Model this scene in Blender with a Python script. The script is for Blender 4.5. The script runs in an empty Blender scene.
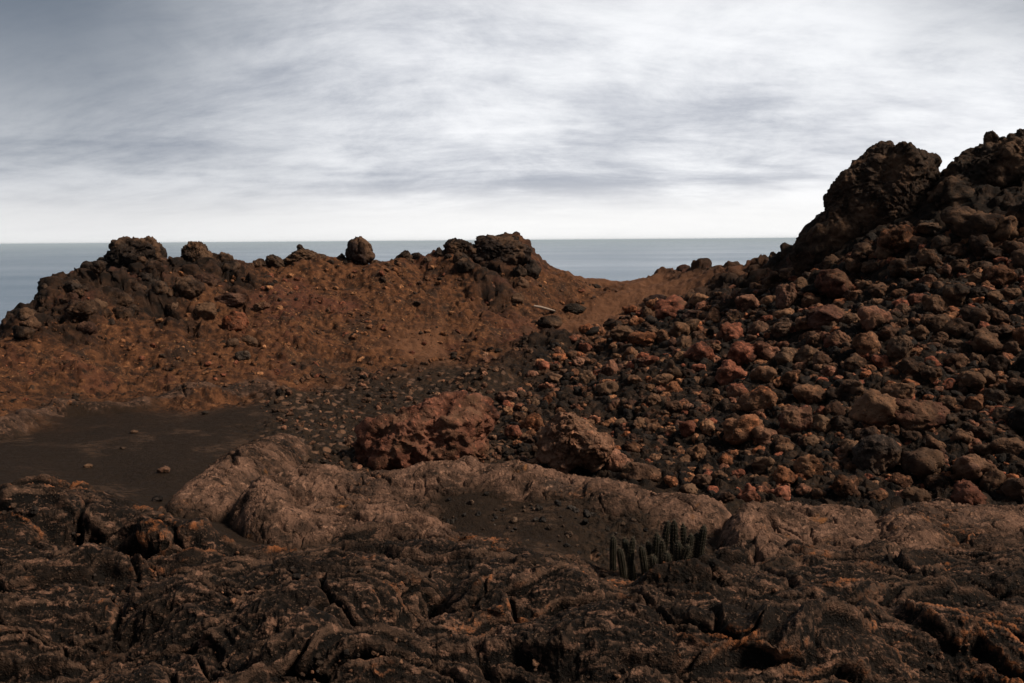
import bpy, math, random
import numpy as np
from mathutils import Vector, Matrix, Euler

random.seed(7)
RNG = np.random.default_rng(11)
scene = bpy.context.scene
COL = scene.collection

# ------------------------------------------------------------------ camera
W, H = 1024, 683
F = 853.0
CAM = np.array([0.0, 0.0, 1.7])
PITCH, ROLL = math.radians(6.77), math.radians(-0.435)
cam_d = bpy.data.cameras.new("camera")
cam_d.sensor_width = 36.0
cam_d.lens = F / W * 36.0
cam_d.clip_start = 0.05
cam_d.clip_end = 300000.0
cam = bpy.data.objects.new("camera", cam_d)
COL.objects.link(cam)
Rm = Matrix.Rotation(math.pi / 2 - PITCH, 3, 'X') @ Matrix.Rotation(ROLL, 3, 'Z')
cam.matrix_world = Matrix.Translation(CAM.tolist()) @ Rm.to_4x4()
scene.camera = cam
RM = np.array(Rm)


def ray(px, py):
    d = RM @ np.array([(px - W / 2) / F, -(py - H / 2) / F, -1.0])
    return d / d[1]


def P(px, py, Y):
    return CAM + ray(px, py) * Y


# ------------------------------------------------------------------ noise
def _hash(ix, iy, iz, seed):
    h = (ix.astype(np.uint32) * np.uint32(374761393) + iy.astype(np.uint32) * np.uint32(668265263)
         + iz.astype(np.uint32) * np.uint32(2147483647 - 58) + np.uint32((seed * 974711 + 12345) & 0xffffffff))
    h = (h ^ (h >> np.uint32(13))) * np.uint32(1274126177)
    h = (h ^ (h >> np.uint32(16))) * np.uint32(2246822519)
    return h ^ (h >> np.uint32(15))


def noise2(x, y, seed=0):
    x = np.asarray(x, np.float32); y = np.asarray(y, np.float32)
    ix = np.floor(x); iy = np.floor(y)
    fx = x - ix; fy = y - iy
    ix = ix.astype(np.int64); iy = iy.astype(np.int64)
    u = fx * fx * fx * (fx * (fx * 6 - 15) + 10)
    v = fy * fy * fy * (fy * (fy * 6 - 15) + 10)

    def g(ax, ay):
        a = _hash(ix + ax, iy + ay, np.zeros_like(ix), seed).astype(np.float32) * np.float32(2 * math.pi / 4294967296.0)
        return np.cos(a) * (fx - ax) + np.sin(a) * (fy - ay)
    a = g(0, 0); b = g(1, 0); c = g(0, 1); d = g(1, 1)
    return 1.5 * (a + u * (b - a) + v * (c - a + u * (a - b - c + d)))


def fbm2(x, y, octv=4, seed=0, gain=0.5, lac=2.03):
    s = 0.0; a = 1.0
    for o in range(octv):
        s = s + a * noise2(x, y, seed + o * 17)
        x = x * lac + 3.1; y = y * lac - 1.7; a *= gain
    return s


def ridge2(x, y, octv=3, seed=0, gain=0.5):
    s = 0.0; a = 1.0
    for o in range(octv):
        s = s + a * (1 - 2 * np.abs(noise2(x, y, seed + o * 13)))
        x = x * 2.07 + 7.3; y = y * 2.07 - 2.9; a *= gain
    return s


def billow2(x, y, octv=3, seed=0, gain=0.5):
    s = 0.0; a = 1.0
    for o in range(octv):
        s = s + a * (2 * np.sqrt(noise2(x, y, seed + o * 13) ** 2 + .0016) - .55)
        x = x * 2.07 + 7.3; y = y * 2.07 - 2.9; a *= gain
    return s


def worley2(x, y, seed=0):
    x = np.asarray(x, np.float32); y = np.asarray(y, np.float32)
    ix = np.floor(x).astype(np.int64); iy = np.floor(y).astype(np.int64)
    f1 = np.full(x.shape, 9.0, np.float32); f2 = f1.copy(); cid = np.zeros(x.shape, np.float32)
    for a in (-1, 0, 1):
        for b in (-1, 0, 1):
            h = _hash(ix + a, iy + b, np.zeros_like(ix), seed)
            px = ix + a + (h & np.uint32(0xffff)).astype(np.float32) / 65535.0
            py = iy + b + (h >> np.uint32(16)).astype(np.float32) / 65535.0
            d = np.sqrt((px - x) ** 2 + (py - y) ** 2).astype(np.float32)
            n = d < f1
            f2 = np.where(n, f1, np.minimum(f2, d))
            cid = np.where(n, (h % np.uint32(977)).astype(np.float32) / 977.0, cid)
            f1 = np.where(n, d, f1)
    return f1, f2, cid


def noise3(p, seed=0):
    x, y, z = p[:, 0], p[:, 1], p[:, 2]
    ix = np.floor(x); iy = np.floor(y); iz = np.floor(z)
    fx, fy, fz = x - ix, y - iy, z - iz
    ix = ix.astype(np.int64); iy = iy.astype(np.int64); iz = iz.astype(np.int64)
    u = fx * fx * fx * (fx * (fx * 6 - 15) + 10)
    v = fy * fy * fy * (fy * (fy * 6 - 15) + 10)
    w = fz * fz * fz * (fz * (fz * 6 - 15) + 10)

    def g(a, b, c):
        h = _hash(ix + a, iy + b, iz + c, seed)
        t = (h & np.uint32(0xffff)).astype(np.float64) / 65535 * 2 * math.pi
        s = (h >> np.uint32(16)).astype(np.float64) / 65535 * 2 - 1
        r = np.sqrt(1 - s * s)
        return r * np.cos(t) * (fx - a) + r * np.sin(t) * (fy - b) + s * (fz - c)
    x00 = g(0, 0, 0) * (1 - u) + g(1, 0, 0) * u
    x10 = g(0, 1, 0) * (1 - u) + g(1, 1, 0) * u
    x01 = g(0, 0, 1) * (1 - u) + g(1, 0, 1) * u
    x11 = g(0, 1, 1) * (1 - u) + g(1, 1, 1) * u
    return 1.6 * ((x00 * (1 - v) + x10 * v) * (1 - w) + (x01 * (1 - v) + x11 * v) * w)


def fbm3(p, octv=4, seed=0, gain=0.5):
    s = 0.0; a = 1.0
    for o in range(octv):
        s = s + a * noise3(p, seed + 19 * o); p = p * 2.05 + 5.3; a *= gain
    return s


def worley3(p, seed=0):
    ip = np.floor(p).astype(np.int64)
    f1 = np.full(len(p), 9.0); f2 = f1.copy()
    for a in (-1, 0, 1):
        for b in (-1, 0, 1):
            for c in (-1, 0, 1):
                q = ip + np.array([a, b, c])
                h = _hash(q[:, 0], q[:, 1], q[:, 2], seed)
                o = np.stack([(h & np.uint32(1023)), ((h >> np.uint32(10)) & np.uint32(1023)), ((h >> np.uint32(20)) & np.uint32(1023))], 1) / 1023.0
                d = np.linalg.norm(q + o - p, axis=1)
                n = d < f1
                f2 = np.where(n, f1, np.minimum(f2, d)); f1 = np.where(n, d, f1)
    return f1, f2


def sstep(a, b, x):
    t = np.clip((x - a) / (b - a), 0, 1)
    return t * t * (3 - 2 * t)


# ------------------------------------------------------------------ thin plate surfaces through measured points
US = 1.5


class Plate:
    def __init__(self, pts, smooth=1e-4):
        pts = np.array(pts, float)                      # x, y, z
        self.c = np.stack([pts[:, 0] / pts[:, 1] * US, np.log(pts[:, 1])], 1)
        n = len(pts)
        d = np.linalg.norm(self.c[:, None] - self.c[None], axis=2)
        K = self.k(d) + np.eye(n) * smooth
        Q = np.concatenate([np.ones((n, 1)), self.c], 1)
        A = np.block([[K, Q], [Q.T, np.zeros((3, 3))]])
        s = np.linalg.solve(A, np.concatenate([pts[:, 2], np.zeros(3)]))
        self.w, self.a = s[:n], s[n:]

    @staticmethod
    def k(r):
        return np.where(r > 1e-9, r * r * np.log(np.maximum(r, 1e-9)), 0)

    def __call__(self, x, y):
        y = np.maximum(y, 0.3)
        u = (x / y * US).astype(np.float32); v = np.log(y).astype(np.float32)
        z = (self.a[0] + self.a[1] * u + self.a[2] * v).astype(np.float32)
        for (cu, cv), w in zip(self.c, self.w):
            r2 = (u - np.float32(cu)) ** 2 + (v - np.float32(cv)) ** 2
            z += np.float32(0.5 * w) * r2 * np.log(r2 + 1e-12)
        return z


# classes of surface
CRUST, SAND, GRAVEL, CINDER, DARK, RUBBLE, OCHRE, SMOOTH = range(8)
ctrl = []


def C(px, py, Y, k):
    ctrl.append((*P(px, py, Y), k))


def CZ(px, Y, z, k):
    ctrl.append(((px - 512) / F * Y, Y, z, k))


# foreground crust
for px in (-900, -350, 60, 300, 512, 760, 1000, 1400, 1900):
    CZ(px, 0.8, 0.0, CRUST); CZ(px, 2.0, -0.02, CRUST)
for px, py, Y in ((-200, 683, 3.3), (50, 683, 3.35), (290, 660, 3.4), (512, 683, 3.2), (760, 683, 3.2), (1000, 683, 3.25), (1250, 683, 3.2),
                  (-200, 600, 4.1), (60, 600, 4.15), (220, 610, 3.95), (340, 600, 4.05), (512, 590, 4.15), (760, 600, 4.0), (1000, 610, 3.9), (1250, 600, 4.0),
                  (0, 512, 5.4), (80, 512, 5.35), (150, 540, 5.0), (200, 555, 4.8), (300, 565, 4.65), (400, 570, 4.6), (-200, 520, 5.4),
                  (560, 572, 4.4), (700, 572, 4.4), (860, 595, 4.2), (1000, 600, 4.25), (460, 573, 4.5)):
    C(px, py, Y, CRUST)
# pit with the cactus, pocket behind the crust
for px, py, Y, k in ((655, 585, 4.75, GRAVEL), (610, 575, 4.85, GRAVEL), (700, 580, 4.8, GRAVEL), (560, 545, 5.35, SAND), (500, 520, 5.8, SAND),
                     (600, 540, 5.5, GRAVEL), (650, 540, 5.6, GRAVEL), (700, 545, 5.5, GRAVEL), (440, 520, 5.85, SAND), (480, 560, 4.95, CRUST), (480, 492, 6.2, SAND), (560, 502, 6.0, SAND), (640, 514, 5.82, GRAVEL), (430, 500, 6.1, SAND),
                     (380, 550, 5.2, CRUST), (280, 560, 5.0, CRUST)):
    C(px, py, Y, k)
# sand flat
for px, py, Y, k in ((110, 480, 7.0, SAND), (180, 470, 7.3, SAND), (40, 470, 7.1, SAND), (100, 440, 8.6, SAND), (200, 430, 9.2, SAND), (130, 412, 10.4, SAND), (0, 445, 8.2, SAND),
                     (230, 410, 10.6, SAND), (-60, 445, 8.2, SAND), (-200, 450, 8.0, SAND), (60, 425, 9.5, SAND), (300, 425, 9.6, GRAVEL), (340, 440, 9.0, GRAVEL),
                     (250, 540, 5.5, SAND), (215, 530, 5.6, SAND)):
    C(px, py, Y, k)
# under the mounds
for px, Y, z, k in ((300, 6.2, -0.42, SAND), (400, 6.7, -0.45, SAND), (480, 6.9, -0.5, SAND), (560, 6.8, -0.48, SAND), (650, 6.5, -0.45, SAND), (720, 6.1, -0.42, GRAVEL),
                    (800, 5.6, -0.40, CRUST), (900, 5.5, -0.40, CRUST), (1000, 5.4, -0.36, CRUST), (1200, 5.4, -0.3, CRUST), (230, 6.8, -0.42, SAND), (280, 7.6, -0.45, SAND),
                    (760, 5.1, -0.28, CRUST), (900, 4.9, -0.25, CRUST), (1040, 4.9, -0.22, CRUST)):
    CZ(px, Y, z, k)
# basin behind the mounds
for px, py, Y, k in ((380, 470, 8.2, GRAVEL), (450, 478, 8.2, GRAVEL), (520, 470, 8.2, GRAVEL), (580, 470, 8.1, RUBBLE), (330, 455, 8.4, GRAVEL), (400, 400, 11.6, GRAVEL), (330, 400, 11.6, GRAVEL),
                     (500, 392, 12.3, GRAVEL), (280, 400, 11.3, GRAVEL), (520, 410, 10.8, GRAVEL), (440, 380, 13.2, GRAVEL), (360, 385, 12.8, GRAVEL), (460, 420, 10.4, GRAVEL), (520, 440, 9.4, GRAVEL)):
    C(px, py, Y, k)
# hill, base and face
for px, py, Y, k in ((-60, 432, 9.2, CINDER), (0, 418, 9.8, CINDER), (100, 402, 11.2, CINDER), (200, 392, 12.0, CINDER), (300, 382, 12.9, CINDER), (370, 368, 14.0, CINDER), (450, 360, 14.8, CINDER),
                     (500, 370, 14.3, CINDER), (40, 370, 11.8, CINDER), (100, 350, 13.2, CINDER), (170, 340, 13.9, CINDER), (220, 350, 13.8, CINDER), (290, 340, 14.6, CINDER), (350, 320, 15.7, CINDER),
                     (420, 320, 16.2, CINDER), (470, 320, 16.6, CINDER), (520, 330, 16.6, CINDER), (150, 300, 15.3, DARK), (100, 300, 14.8, DARK), (60, 320, 13.4, DARK), (200, 295, 15.8, CINDER), (270, 290, 16.4, CINDER),
                     (340, 285, 17.2, CINDER), (410, 285, 17.6, CINDER), (460, 275, 18.2, CINDER), (500, 262, 19.0, DARK), (480, 265, 18.6, DARK), (550, 300, 18.8, CINDER), (590, 310, 18.5, OCHRE), (400, 350, 14.7, OCHRE), (345, 352, 14.4, CINDER), (440, 340, 15.4, CINDER), (400, 334, 15.4, CINDER)):
    C(px, py, Y, k)
crest = ((-350, 470, 10.5, CINDER), (-120, 405, 11.6, CINDER), (-30, 362, 12.5, CINDER), (5, 335, 13.2, DARK), (40, 302, 14.4, DARK), (75, 280, 15.6, DARK), (110, 262, 16.5, DARK), (150, 260, 17.0, DARK), (185, 266, 17.2, DARK), (230, 270, 17.4, DARK),
         (270, 264, 18.0, CINDER), (340, 262, 18.5, CINDER), (385, 263, 18.5, CINDER), (405, 260, 19.0, CINDER), (440, 257, 19.2, DARK), (480, 247, 19.6, DARK), (515, 241, 20.0, DARK), (530, 250, 20.0, CINDER), (547, 266, 20.2, CINDER),
         (570, 278, 20.8, CINDER), (600, 280, 21.5, OCHRE), (625, 284, 21.8, OCHRE), (650, 281, 21.6, OCHRE), (680, 276, 21.0, DARK), (715, 269, 19.8, DARK), (750, 264, 18.4, DARK), (790, 256, 17.0, DARK),
         (830, 215, 16.0, DARK), (885, 200, 15.5, DARK), (940, 190, 15.0, DARK), (990, 170, 14.6, DARK), (1060, 160, 14.4, DARK), (1250, 170, 13.5, DARK), (1500, 200, 12.5, DARK))
for px, py, Y, k in crest:
    C(px, py, Y, k)
    p = P(px, py, Y)
    CZ(px, Y * 1.14, p[2] - 1.3, k)
    CZ(px, Y * 1.7, p[2] - 8.0, k)
    CZ(px, Y * 6, -55.0, k)
    CZ(px, Y * 14, -75.0, k)
# right-hand slope
for px, py, Y, k in ((700, 512, 6.5, GRAVEL), (800, 502, 6.8, RUBBLE), (900, 500, 6.8, RUBBLE), (1000, 500, 6.7, RUBBLE), (1200, 500, 6.5, RUBBLE), (620, 455, 8.6, RUBBLE), (660, 480, 7.6, RUBBLE), (700, 430, 9.0, RUBBLE), (740, 470, 7.7, RUBBLE),
                     (560, 400, 11.3, RUBBLE), (600, 420, 10.0, RUBBLE), (650, 380, 11.2, RUBBLE), (750, 380, 10.3, RUBBLE), (850, 400, 9.0, RUBBLE), (950, 400, 8.6, RUBBLE), (1020, 400, 8.4, RUBBLE), (1200, 400, 8.0, RUBBLE),
                     (850, 320, 11.3, RUBBLE), (950, 300, 10.9, RUBBLE), (1020, 300, 10.6, RUBBLE), (1200, 300, 10.0, RUBBLE), (720, 330, 13.6, RUBBLE), (780, 300, 14.0, RUBBLE), (650, 330, 15.6, RUBBLE), (600, 335, 16.2, RUBBLE),
                     (560, 350, 15.6, RUBBLE), (530, 375, 13.9, RUBBLE), (690, 297, 18.2, OCHRE), (650, 300, 19.0, OCHRE), (620, 300, 19.3, OCHRE), (740, 283, 17.0, DARK), (800, 272, 15.4, DARK), (760, 275, 17.0, DARK),
                     (830, 252, 14.4, DARK), (900, 236, 13.2, RUBBLE), (960, 225, 12.8, RUBBLE), (1024, 215, 12.6, RUBBLE), (1200, 215, 12.0, RUBBLE), (870, 270, 13.0, RUBBLE)):
    C(px, py, Y, k)
ctrl_np = np.array(ctrl)
BASE = Plate(ctrl_np[:, :3], 2e-4)
CC = np.stack([ctrl_np[:, 0] / ctrl_np[:, 1] * US, np.log(ctrl_np[:, 1])], 1).astype(np.float32)
CK = ctrl_np[:, 3].astype(int)


def weights(x, y):
    x = x.astype(np.float32); y = np.maximum(y, 0.3).astype(np.float32)
    s = 0.05 * y + 0.1
    wx = x + s * (fbm2(x / s / 3, y / s / 3, 3, 91)); wy = y + 1.6 * s * (fbm2(x / s / 3, y / s / 3, 3, 191))
    wy = np.maximum(wy, 0.3)
    u = wx / wy * US; v = np.log(wy)
    D = np.full((8,) + x.shape, 50.0, np.float32)
    for (cu, cv), k in zip(CC, CK):
        D[k] = np.minimum(D[k], (u - cu) ** 2 + (v - cv) ** 2)
    D = np.sqrt(D)
    e = np.exp(-(D - D.min(0)) / 0.022)
    return e / e.sum(0)


# low ridges and lobes added to the plate
bumps = []          # (x, y, rx, ry, rot, height)


def bump_at(px, py, Y, rx, ry, h, rot=0.0):
    p = P(px, py, Y); bumps.append((p[0], p[1], rx, ry, rot, h))


bump_at(75, 508, 5.3, .5, .2, .05, .1); bump_at(20, 520, 5.05, .35, .2, .03); bump_at(90, 520, 5.0, .3, .14, -.16)
bump_at(150, 535, 5.0, .5, .10, .10, -.25); bump_at(110, 548, 4.75, .28, .12, -.14)
bump_at(290, 610, 3.95, .65, .42, .13, .1); bump_at(420, 620, 3.8, .12, .5, -.12, -.5)
bump_at(330, 665, 3.3, .36, .16, .10); bump_at(520, 600, 4.0, .4, .25, .08, .2); bump_at(680, 586, 4.25, .24, .10, .06)
bump_at(800, 640, 3.5, .5, .2, .08); bump_at(960, 650, 3.4, .4, .2, -.08); bump_at(620, 640, 3.5, .5, .22, .06)
bump_at(60, 650, 3.5, .5, .3, -.10); bump_at(170, 600, 4.0, .22, .2, .07); bump_at(880, 605, 4.0, .5, .12, -.07)
ridges = [  # polyline in pixels/depths, half width, height
    ([(-60, 440, 8.6), (0, 438, 8.8), (30, 425, 9.5), (65, 416, 10.2), (140, 410, 10.7)], .17, .17),
    ([(145, 405, 11.0), (200, 401, 11.4), (260, 394, 12.0), (285, 397, 11.7)], .24, .20),
    ([(480, 385, 12.8), (520, 372, 14.0), (545, 345, 15.7)], .5, .28),
]


def feature(x, y):
    z = np.zeros_like(x, dtype=np.float32)
    for bx, by, rx, ry, r, h in bumps:
        c, s = math.cos(r), math.sin(r)
        dx = x - bx; dy = y - by
        q = ((c * dx + s * dy) / rx) ** 2 + ((-s * dx + c * dy) / ry) ** 2
        z += 1.35 * (h * np.exp(-q * q * 0.7) if h < 0 else h * sstep(1.5, 0.0, q))
    for pl, w, h in ridges:
        pp = [P(*a) for a in pl]
        d = np.full(x.shape, 99.0, np.float32)
        for a, b in zip(pp[:-1], pp[1:]):
            e = b - a; L = e[0] ** 2 + e[1] ** 2
            t = np.clip(((x - a[0]) * e[0] + (y - a[1]) * e[1]) / L, 0, 1)
            d = np.minimum(d, np.hypot(x - a[0] - t * e[0], y - a[1] - t * e[1]))
        z += h * sstep(w * 1.6, w * 0.2, d + 0.25 * w * noise2(x * 2.1, y * 2.1, 5)) * (0.75 + 0.5 * noise2(x * 1.3, y * 1.3, 8))
    return z


def rim_mask(x, y):
    m = np.zeros_like(x, dtype=np.float32)
    for pl, w, h in ridges[:2]:
        pp = [P(*a) for a in pl]
        for a, b in zip(pp[:-1], pp[1:]):
            e = b - a; L = e[0] ** 2 + e[1] ** 2
            t = np.clip(((x - a[0]) * e[0] + (y - a[1]) * e[1]) / L, 0, 1)
            d = np.hypot(x - a[0] - t * e[0], y - a[1] - t * e[1])
            m = np.maximum(m, sstep(w * 1.0, w * .5, d + .7 * w * fbm2(x * 2.6, y * 2.6, 4, 5)))
    return m


def coarse(x, y, wt):
    n1 = fbm2(x * 0.9, y * 0.9, 3, 3)
    n2 = ridge2(x * 0.7 + 3, y * 0.9, 3, 23) - .95
    A = (0.07, .012, .05, .11, .16, .12, .08, .03); B = (.035, 0, .02, .06, .18, .06, .03, 0)
    a = sum(wt[i] * A[i] for i in range(8)); b = sum(wt[i] * B[i] for i in range(8))
    sc = np.clip(y / 12.0, 0.6, 1.3)
    return (a * n1 + b * n2) * sc


def height(x, y):
    x = np.asarray(x, np.float32); y = np.asarray(y, np.float32)
    wt = weights(x, y)
    return BASE(x, y) + feature(x, y) + coarse(x, y, wt)


def fine(x, y, wt):
    """small relief as a vertical and a sideways displacement"""
    # ropy crust
    q = 0.20 * fbm2(x * 1.3, y * 1.3, 3, 41); r = 0.20 * fbm2(x * 1.3 + 9, y * 1.3, 3, 43)
    xx, yy = x + q, y + r
    fm = sstep(-.35, .45, fbm2(x * 1.1 + 4, y * 1.1, 2, 47))
    rope = billow2(xx * 1.5, yy * 4.2, 2, 51) * 0.055 + (.25 + .75 * fm) * (billow2(xx * 4.0, yy * 13.0, 2, 53, .55) * 0.020 + billow2(xx * 9.0, yy * 30.0, 2, 57, .5) * 0.0065)
    fade = np.clip(6.5 / y, 0, 1) ** 1.5
    g4 = fbm2(x * 9, y * 9, 2, 61, .55) + fade * .3 * fbm2(x * 37, y * 37, 2, 62, .6)
    g5 = fade * fbm2(x * 38, y * 38, 3, 63, .62)
    w1, w2, cid = worley2(xx * 1.4, yy * 2.8, 71)
    crack = -sstep(0.07, 0.0, w2 - w1)
    k1, k2, kid = worley2(xx * 6 + .4 * g4, yy * 11, 73)
    clink = .5 * (1 - fm) * np.sqrt(np.clip(1 - k1, 0, 1)) * (.3 + kid)
    ph = .95 * yy + .30 * fbm2(x * .8 + 2, y * .8, 3, 77) - .12 * x
    ph = ph * 2.0; cell = np.floor(ph); sf = ph - cell
    ter = sstep(0, .10, sf) * (1 - sf * .95) * (.55 + .9 * (noise2(x * .7, cell * 5.3, 79) + .3))
    crust = .085 * ter + .8 * rope + 0.014 * g4 + 0.0085 * g5 + 0.06 * crack + 0.05 * (cid - .5) + .045 * clink
    sand = 0.004 * g4 + 0.0022 * g5
    b1, b2, bid = worley2(x * 7 + .3 * g4, y * 7, 81)
    peb = (sstep(.55, .1, b1)) * (bid > .45)
    gravel = 0.03 * peb + 0.02 * g4 + 0.010 * g5
    c1, c2, cid2 = worley2(x * 3.1 + .35 * g4, y * 3.1, 83)
    blk = np.sqrt(np.clip(1 - c1, 0, 1)) * (0.4 + cid2)
    r3 = ridge2(x * 2.2 + q, y * 2.2, 3, 87, .6)
    m = sstep(.1, .7, fbm2(x * .8, y * .8, 3, 89) + .35)
    cinder = (0.022 * r3 + 0.030 * g4 + 0.026 * g5 + .05 * peb + .06 * blk * m) * (.65 + .35 * m)
    dark = 0.24 * blk + 0.04 * r3 + 0.045 * g4 + 0.022 * g5 - .12
    rubble = 0.05 * blk + 0.05 * peb + 0.03 * g4 + 0.012 * g5
    ochre = 0.02 * g4 + .008 * g5
    smooth = 0.008 * g4 + 0.004 * g5 + 0.03 * crack
    L = (crust, sand, gravel, cinder, dark, rubble, ochre, smooth)
    dz = sum(wt[i] * L[i] for i in range(8))
    amp = sum(wt[i] * a for i, a in enumerate((.010, .002, .015, .014, .05, .03, .012, .006)))
    dx = amp * fbm2(x * 6, y * 6, 3, 101, .6); dy = amp * fbm2(x * 6 + 5, y * 6, 3, 103, .6)
    return dz, dx, dy


# ------------------------------------------------------------------ meshes
def make_mesh(name, v, f, mat, attrs=None, smooth=True):
    me = bpy.data.meshes.new(name)
    f = np.asarray(f, np.int32); n = f.shape[1]
    me.vertices.add(len(v)); me.vertices.foreach_set("co", np.asarray(v, np.float32).ravel())
    me.loops.add(f.size); me.loops.foreach_set("vertex_index", f.ravel())
    me.polygons.add(len(f)); me.polygons.foreach_set("loop_start", np.arange(0, f.size, n, dtype=np.int32))
    if attrs:
        for k, a in attrs.items():
            at = me.attributes.new(k, 'FLOAT_COLOR', 'POINT')
            at.data.foreach_set("color", np.concatenate([a, np.ones((len(a), 1))], 1).astype(np.float32).ravel())
    me.update(calc_edges=True)
    me.polygons.foreach_set("use_smooth", np.full(len(f), smooth))
    me.materials.append(mat)
    me.validate()
    return me


def link(name, me, label=None, cat=None, group=None, kind=None, parent=None):
    o = bpy.data.objects.new(name, me); COL.objects.link(o)
    if label: o['label'] = label
    if cat: o['category'] = cat
    if group: o['group'] = group
    if kind: o['kind'] = kind
    if parent: o.parent = parent
    return o


def grid_faces(nr, nc):
    i = np.arange(nr * nc, dtype=np.int32).reshape(nr, nc)
    return np.stack([i[:-1, :-1], i[:-1, 1:], i[1:, 1:], i[1:, :-1]], -1).reshape(-1, 4)


def compact(v, f, attrs):
    used = np.unique(f)
    m = np.full(len(v), -1, np.int32); m[used] = np.arange(len(used))
    return v[used], m[f], {k: a[used] for k, a in attrs.items()}


def convexity(z, k=2):
    b = z.copy()
    for _ in range(k):
        b[1:-1] = (b[:-2] + b[1:-1] + b[2:]) / 3
        b[:, 1:-1] = (b[:, :-2] + b[:, 1:-1] + b[:, 2:]) / 3
    return z - b


def attrs_of(wt, edge):
    wt = wt.reshape(8, -1)
    return {"wa": np.stack([wt[0], wt[1], wt[2]], 1), "wb": np.stack([wt[3], wt[4], wt[5]], 1), "wc": np.stack([wt[6], wt[7], edge.ravel()], 1)}


# ------------------------------------------------------------------ node helper
class N:
    def __init__(self, nt):
        self.nt = nt

    def node(self, t, **k):
        n = self.nt.nodes.new(t)
        for a, b in k.items():
            setattr(n, a, b)
        return n

    def put(self, s, v):
        if hasattr(v, 'is_output') or isinstance(v, bpy.types.NodeSocket):
            self.nt.links.new(v, s)
        elif isinstance(v, (tuple, list)) and len(v) == 3 and s.type == 'RGBA':
            s.default_value = (*v, 1)
        else:
            s.default_value = v

    def math(self, op, a, b=None, clamp=False):
        n = self.node('ShaderNodeMath', operation=op, use_clamp=clamp)
        self.put(n.inputs[0], a)
        if b is not None: self.put(n.inputs[1], b)
        return n.outputs[0]

    def vmath(self, op, a, b=None):
        n = self.node('ShaderNodeVectorMath', operation=op)
        self.put(n.inputs[0], a)
        if b is not None: self.put(n.inputs[1], b)
        return n.outputs[0]

    def mix(self, f, a, b, mode='MIX'):
        n = self.node('ShaderNodeMix', data_type='RGBA', blend_type=mode)
        self.put(n.inputs[0], f); self.put(n.inputs[6], a); self.put(n.inputs[7], b)
        return n.outputs[2]

    def noise(self, vec, scale, detail=4, rough=.55, dist=0.0, out=0):
        n = self.node('ShaderNodeTexNoise')
        if vec is not None: self.put(n.inputs['Vector'], vec)
        n.inputs['Scale'].default_value = scale; n.inputs['Detail'].default_value = detail
        n.inputs['Roughness'].default_value = rough; n.inputs['Distortion'].default_value = dist
        return n.outputs[out]

    def voro(self, vec, scale, feat='F1', out='Distance'):
        n = self.node('ShaderNodeTexVoronoi', feature=feat)
        self.put(n.inputs['Vector'], vec); n.inputs['Scale'].default_value = scale
        return n.outputs[out]

    def rng(self, v, a, b, c=0., d=1.):
        n = self.node('ShaderNodeMapRange')
        n.interpolation_type = 'SMOOTHSTEP'
        self.put(n.inputs[0], v)
        for i, q in enumerate((a, b, c, d)): self.put(n.inputs[i + 1], q)
        return n.outputs[0]

    def attr(self, name):
        n = self.node('ShaderNodeAttribute', attribute_name=name)
        s = self.node('ShaderNodeSeparateColor')
        self.nt.links.new(n.outputs['Color'], s.inputs[0])
        return s.outputs


def new_mat(name):
    m = bpy.data.materials.new(name); m.use_nodes = True
    m.node_tree.nodes.clear()
    return m, N(m.node_tree)


def finish(n, col, rough, bump_h=None, bs=.5, bd=.02, spec=.3, normal=None):
    b = n.node('ShaderNodeBsdfPrincipled')
    n.put(b.inputs['Base Color'], col); n.put(b.inputs['Roughness'], rough)
    n.put(b.inputs['Specular IOR Level'], spec)
    if bump_h is not None:
        k = n.node('ShaderNodeBump'); k.inputs['Strength'].default_value = bs; k.inputs['Distance'].default_value = bd
        n.put(k.inputs['Height'], bump_h)
        n.nt.links.new(k.outputs[0], b.inputs['Normal'])
    o = n.node('ShaderNodeOutputMaterial')
    n.nt.links.new(b.outputs[0], o.inputs[0])
    return b


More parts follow.
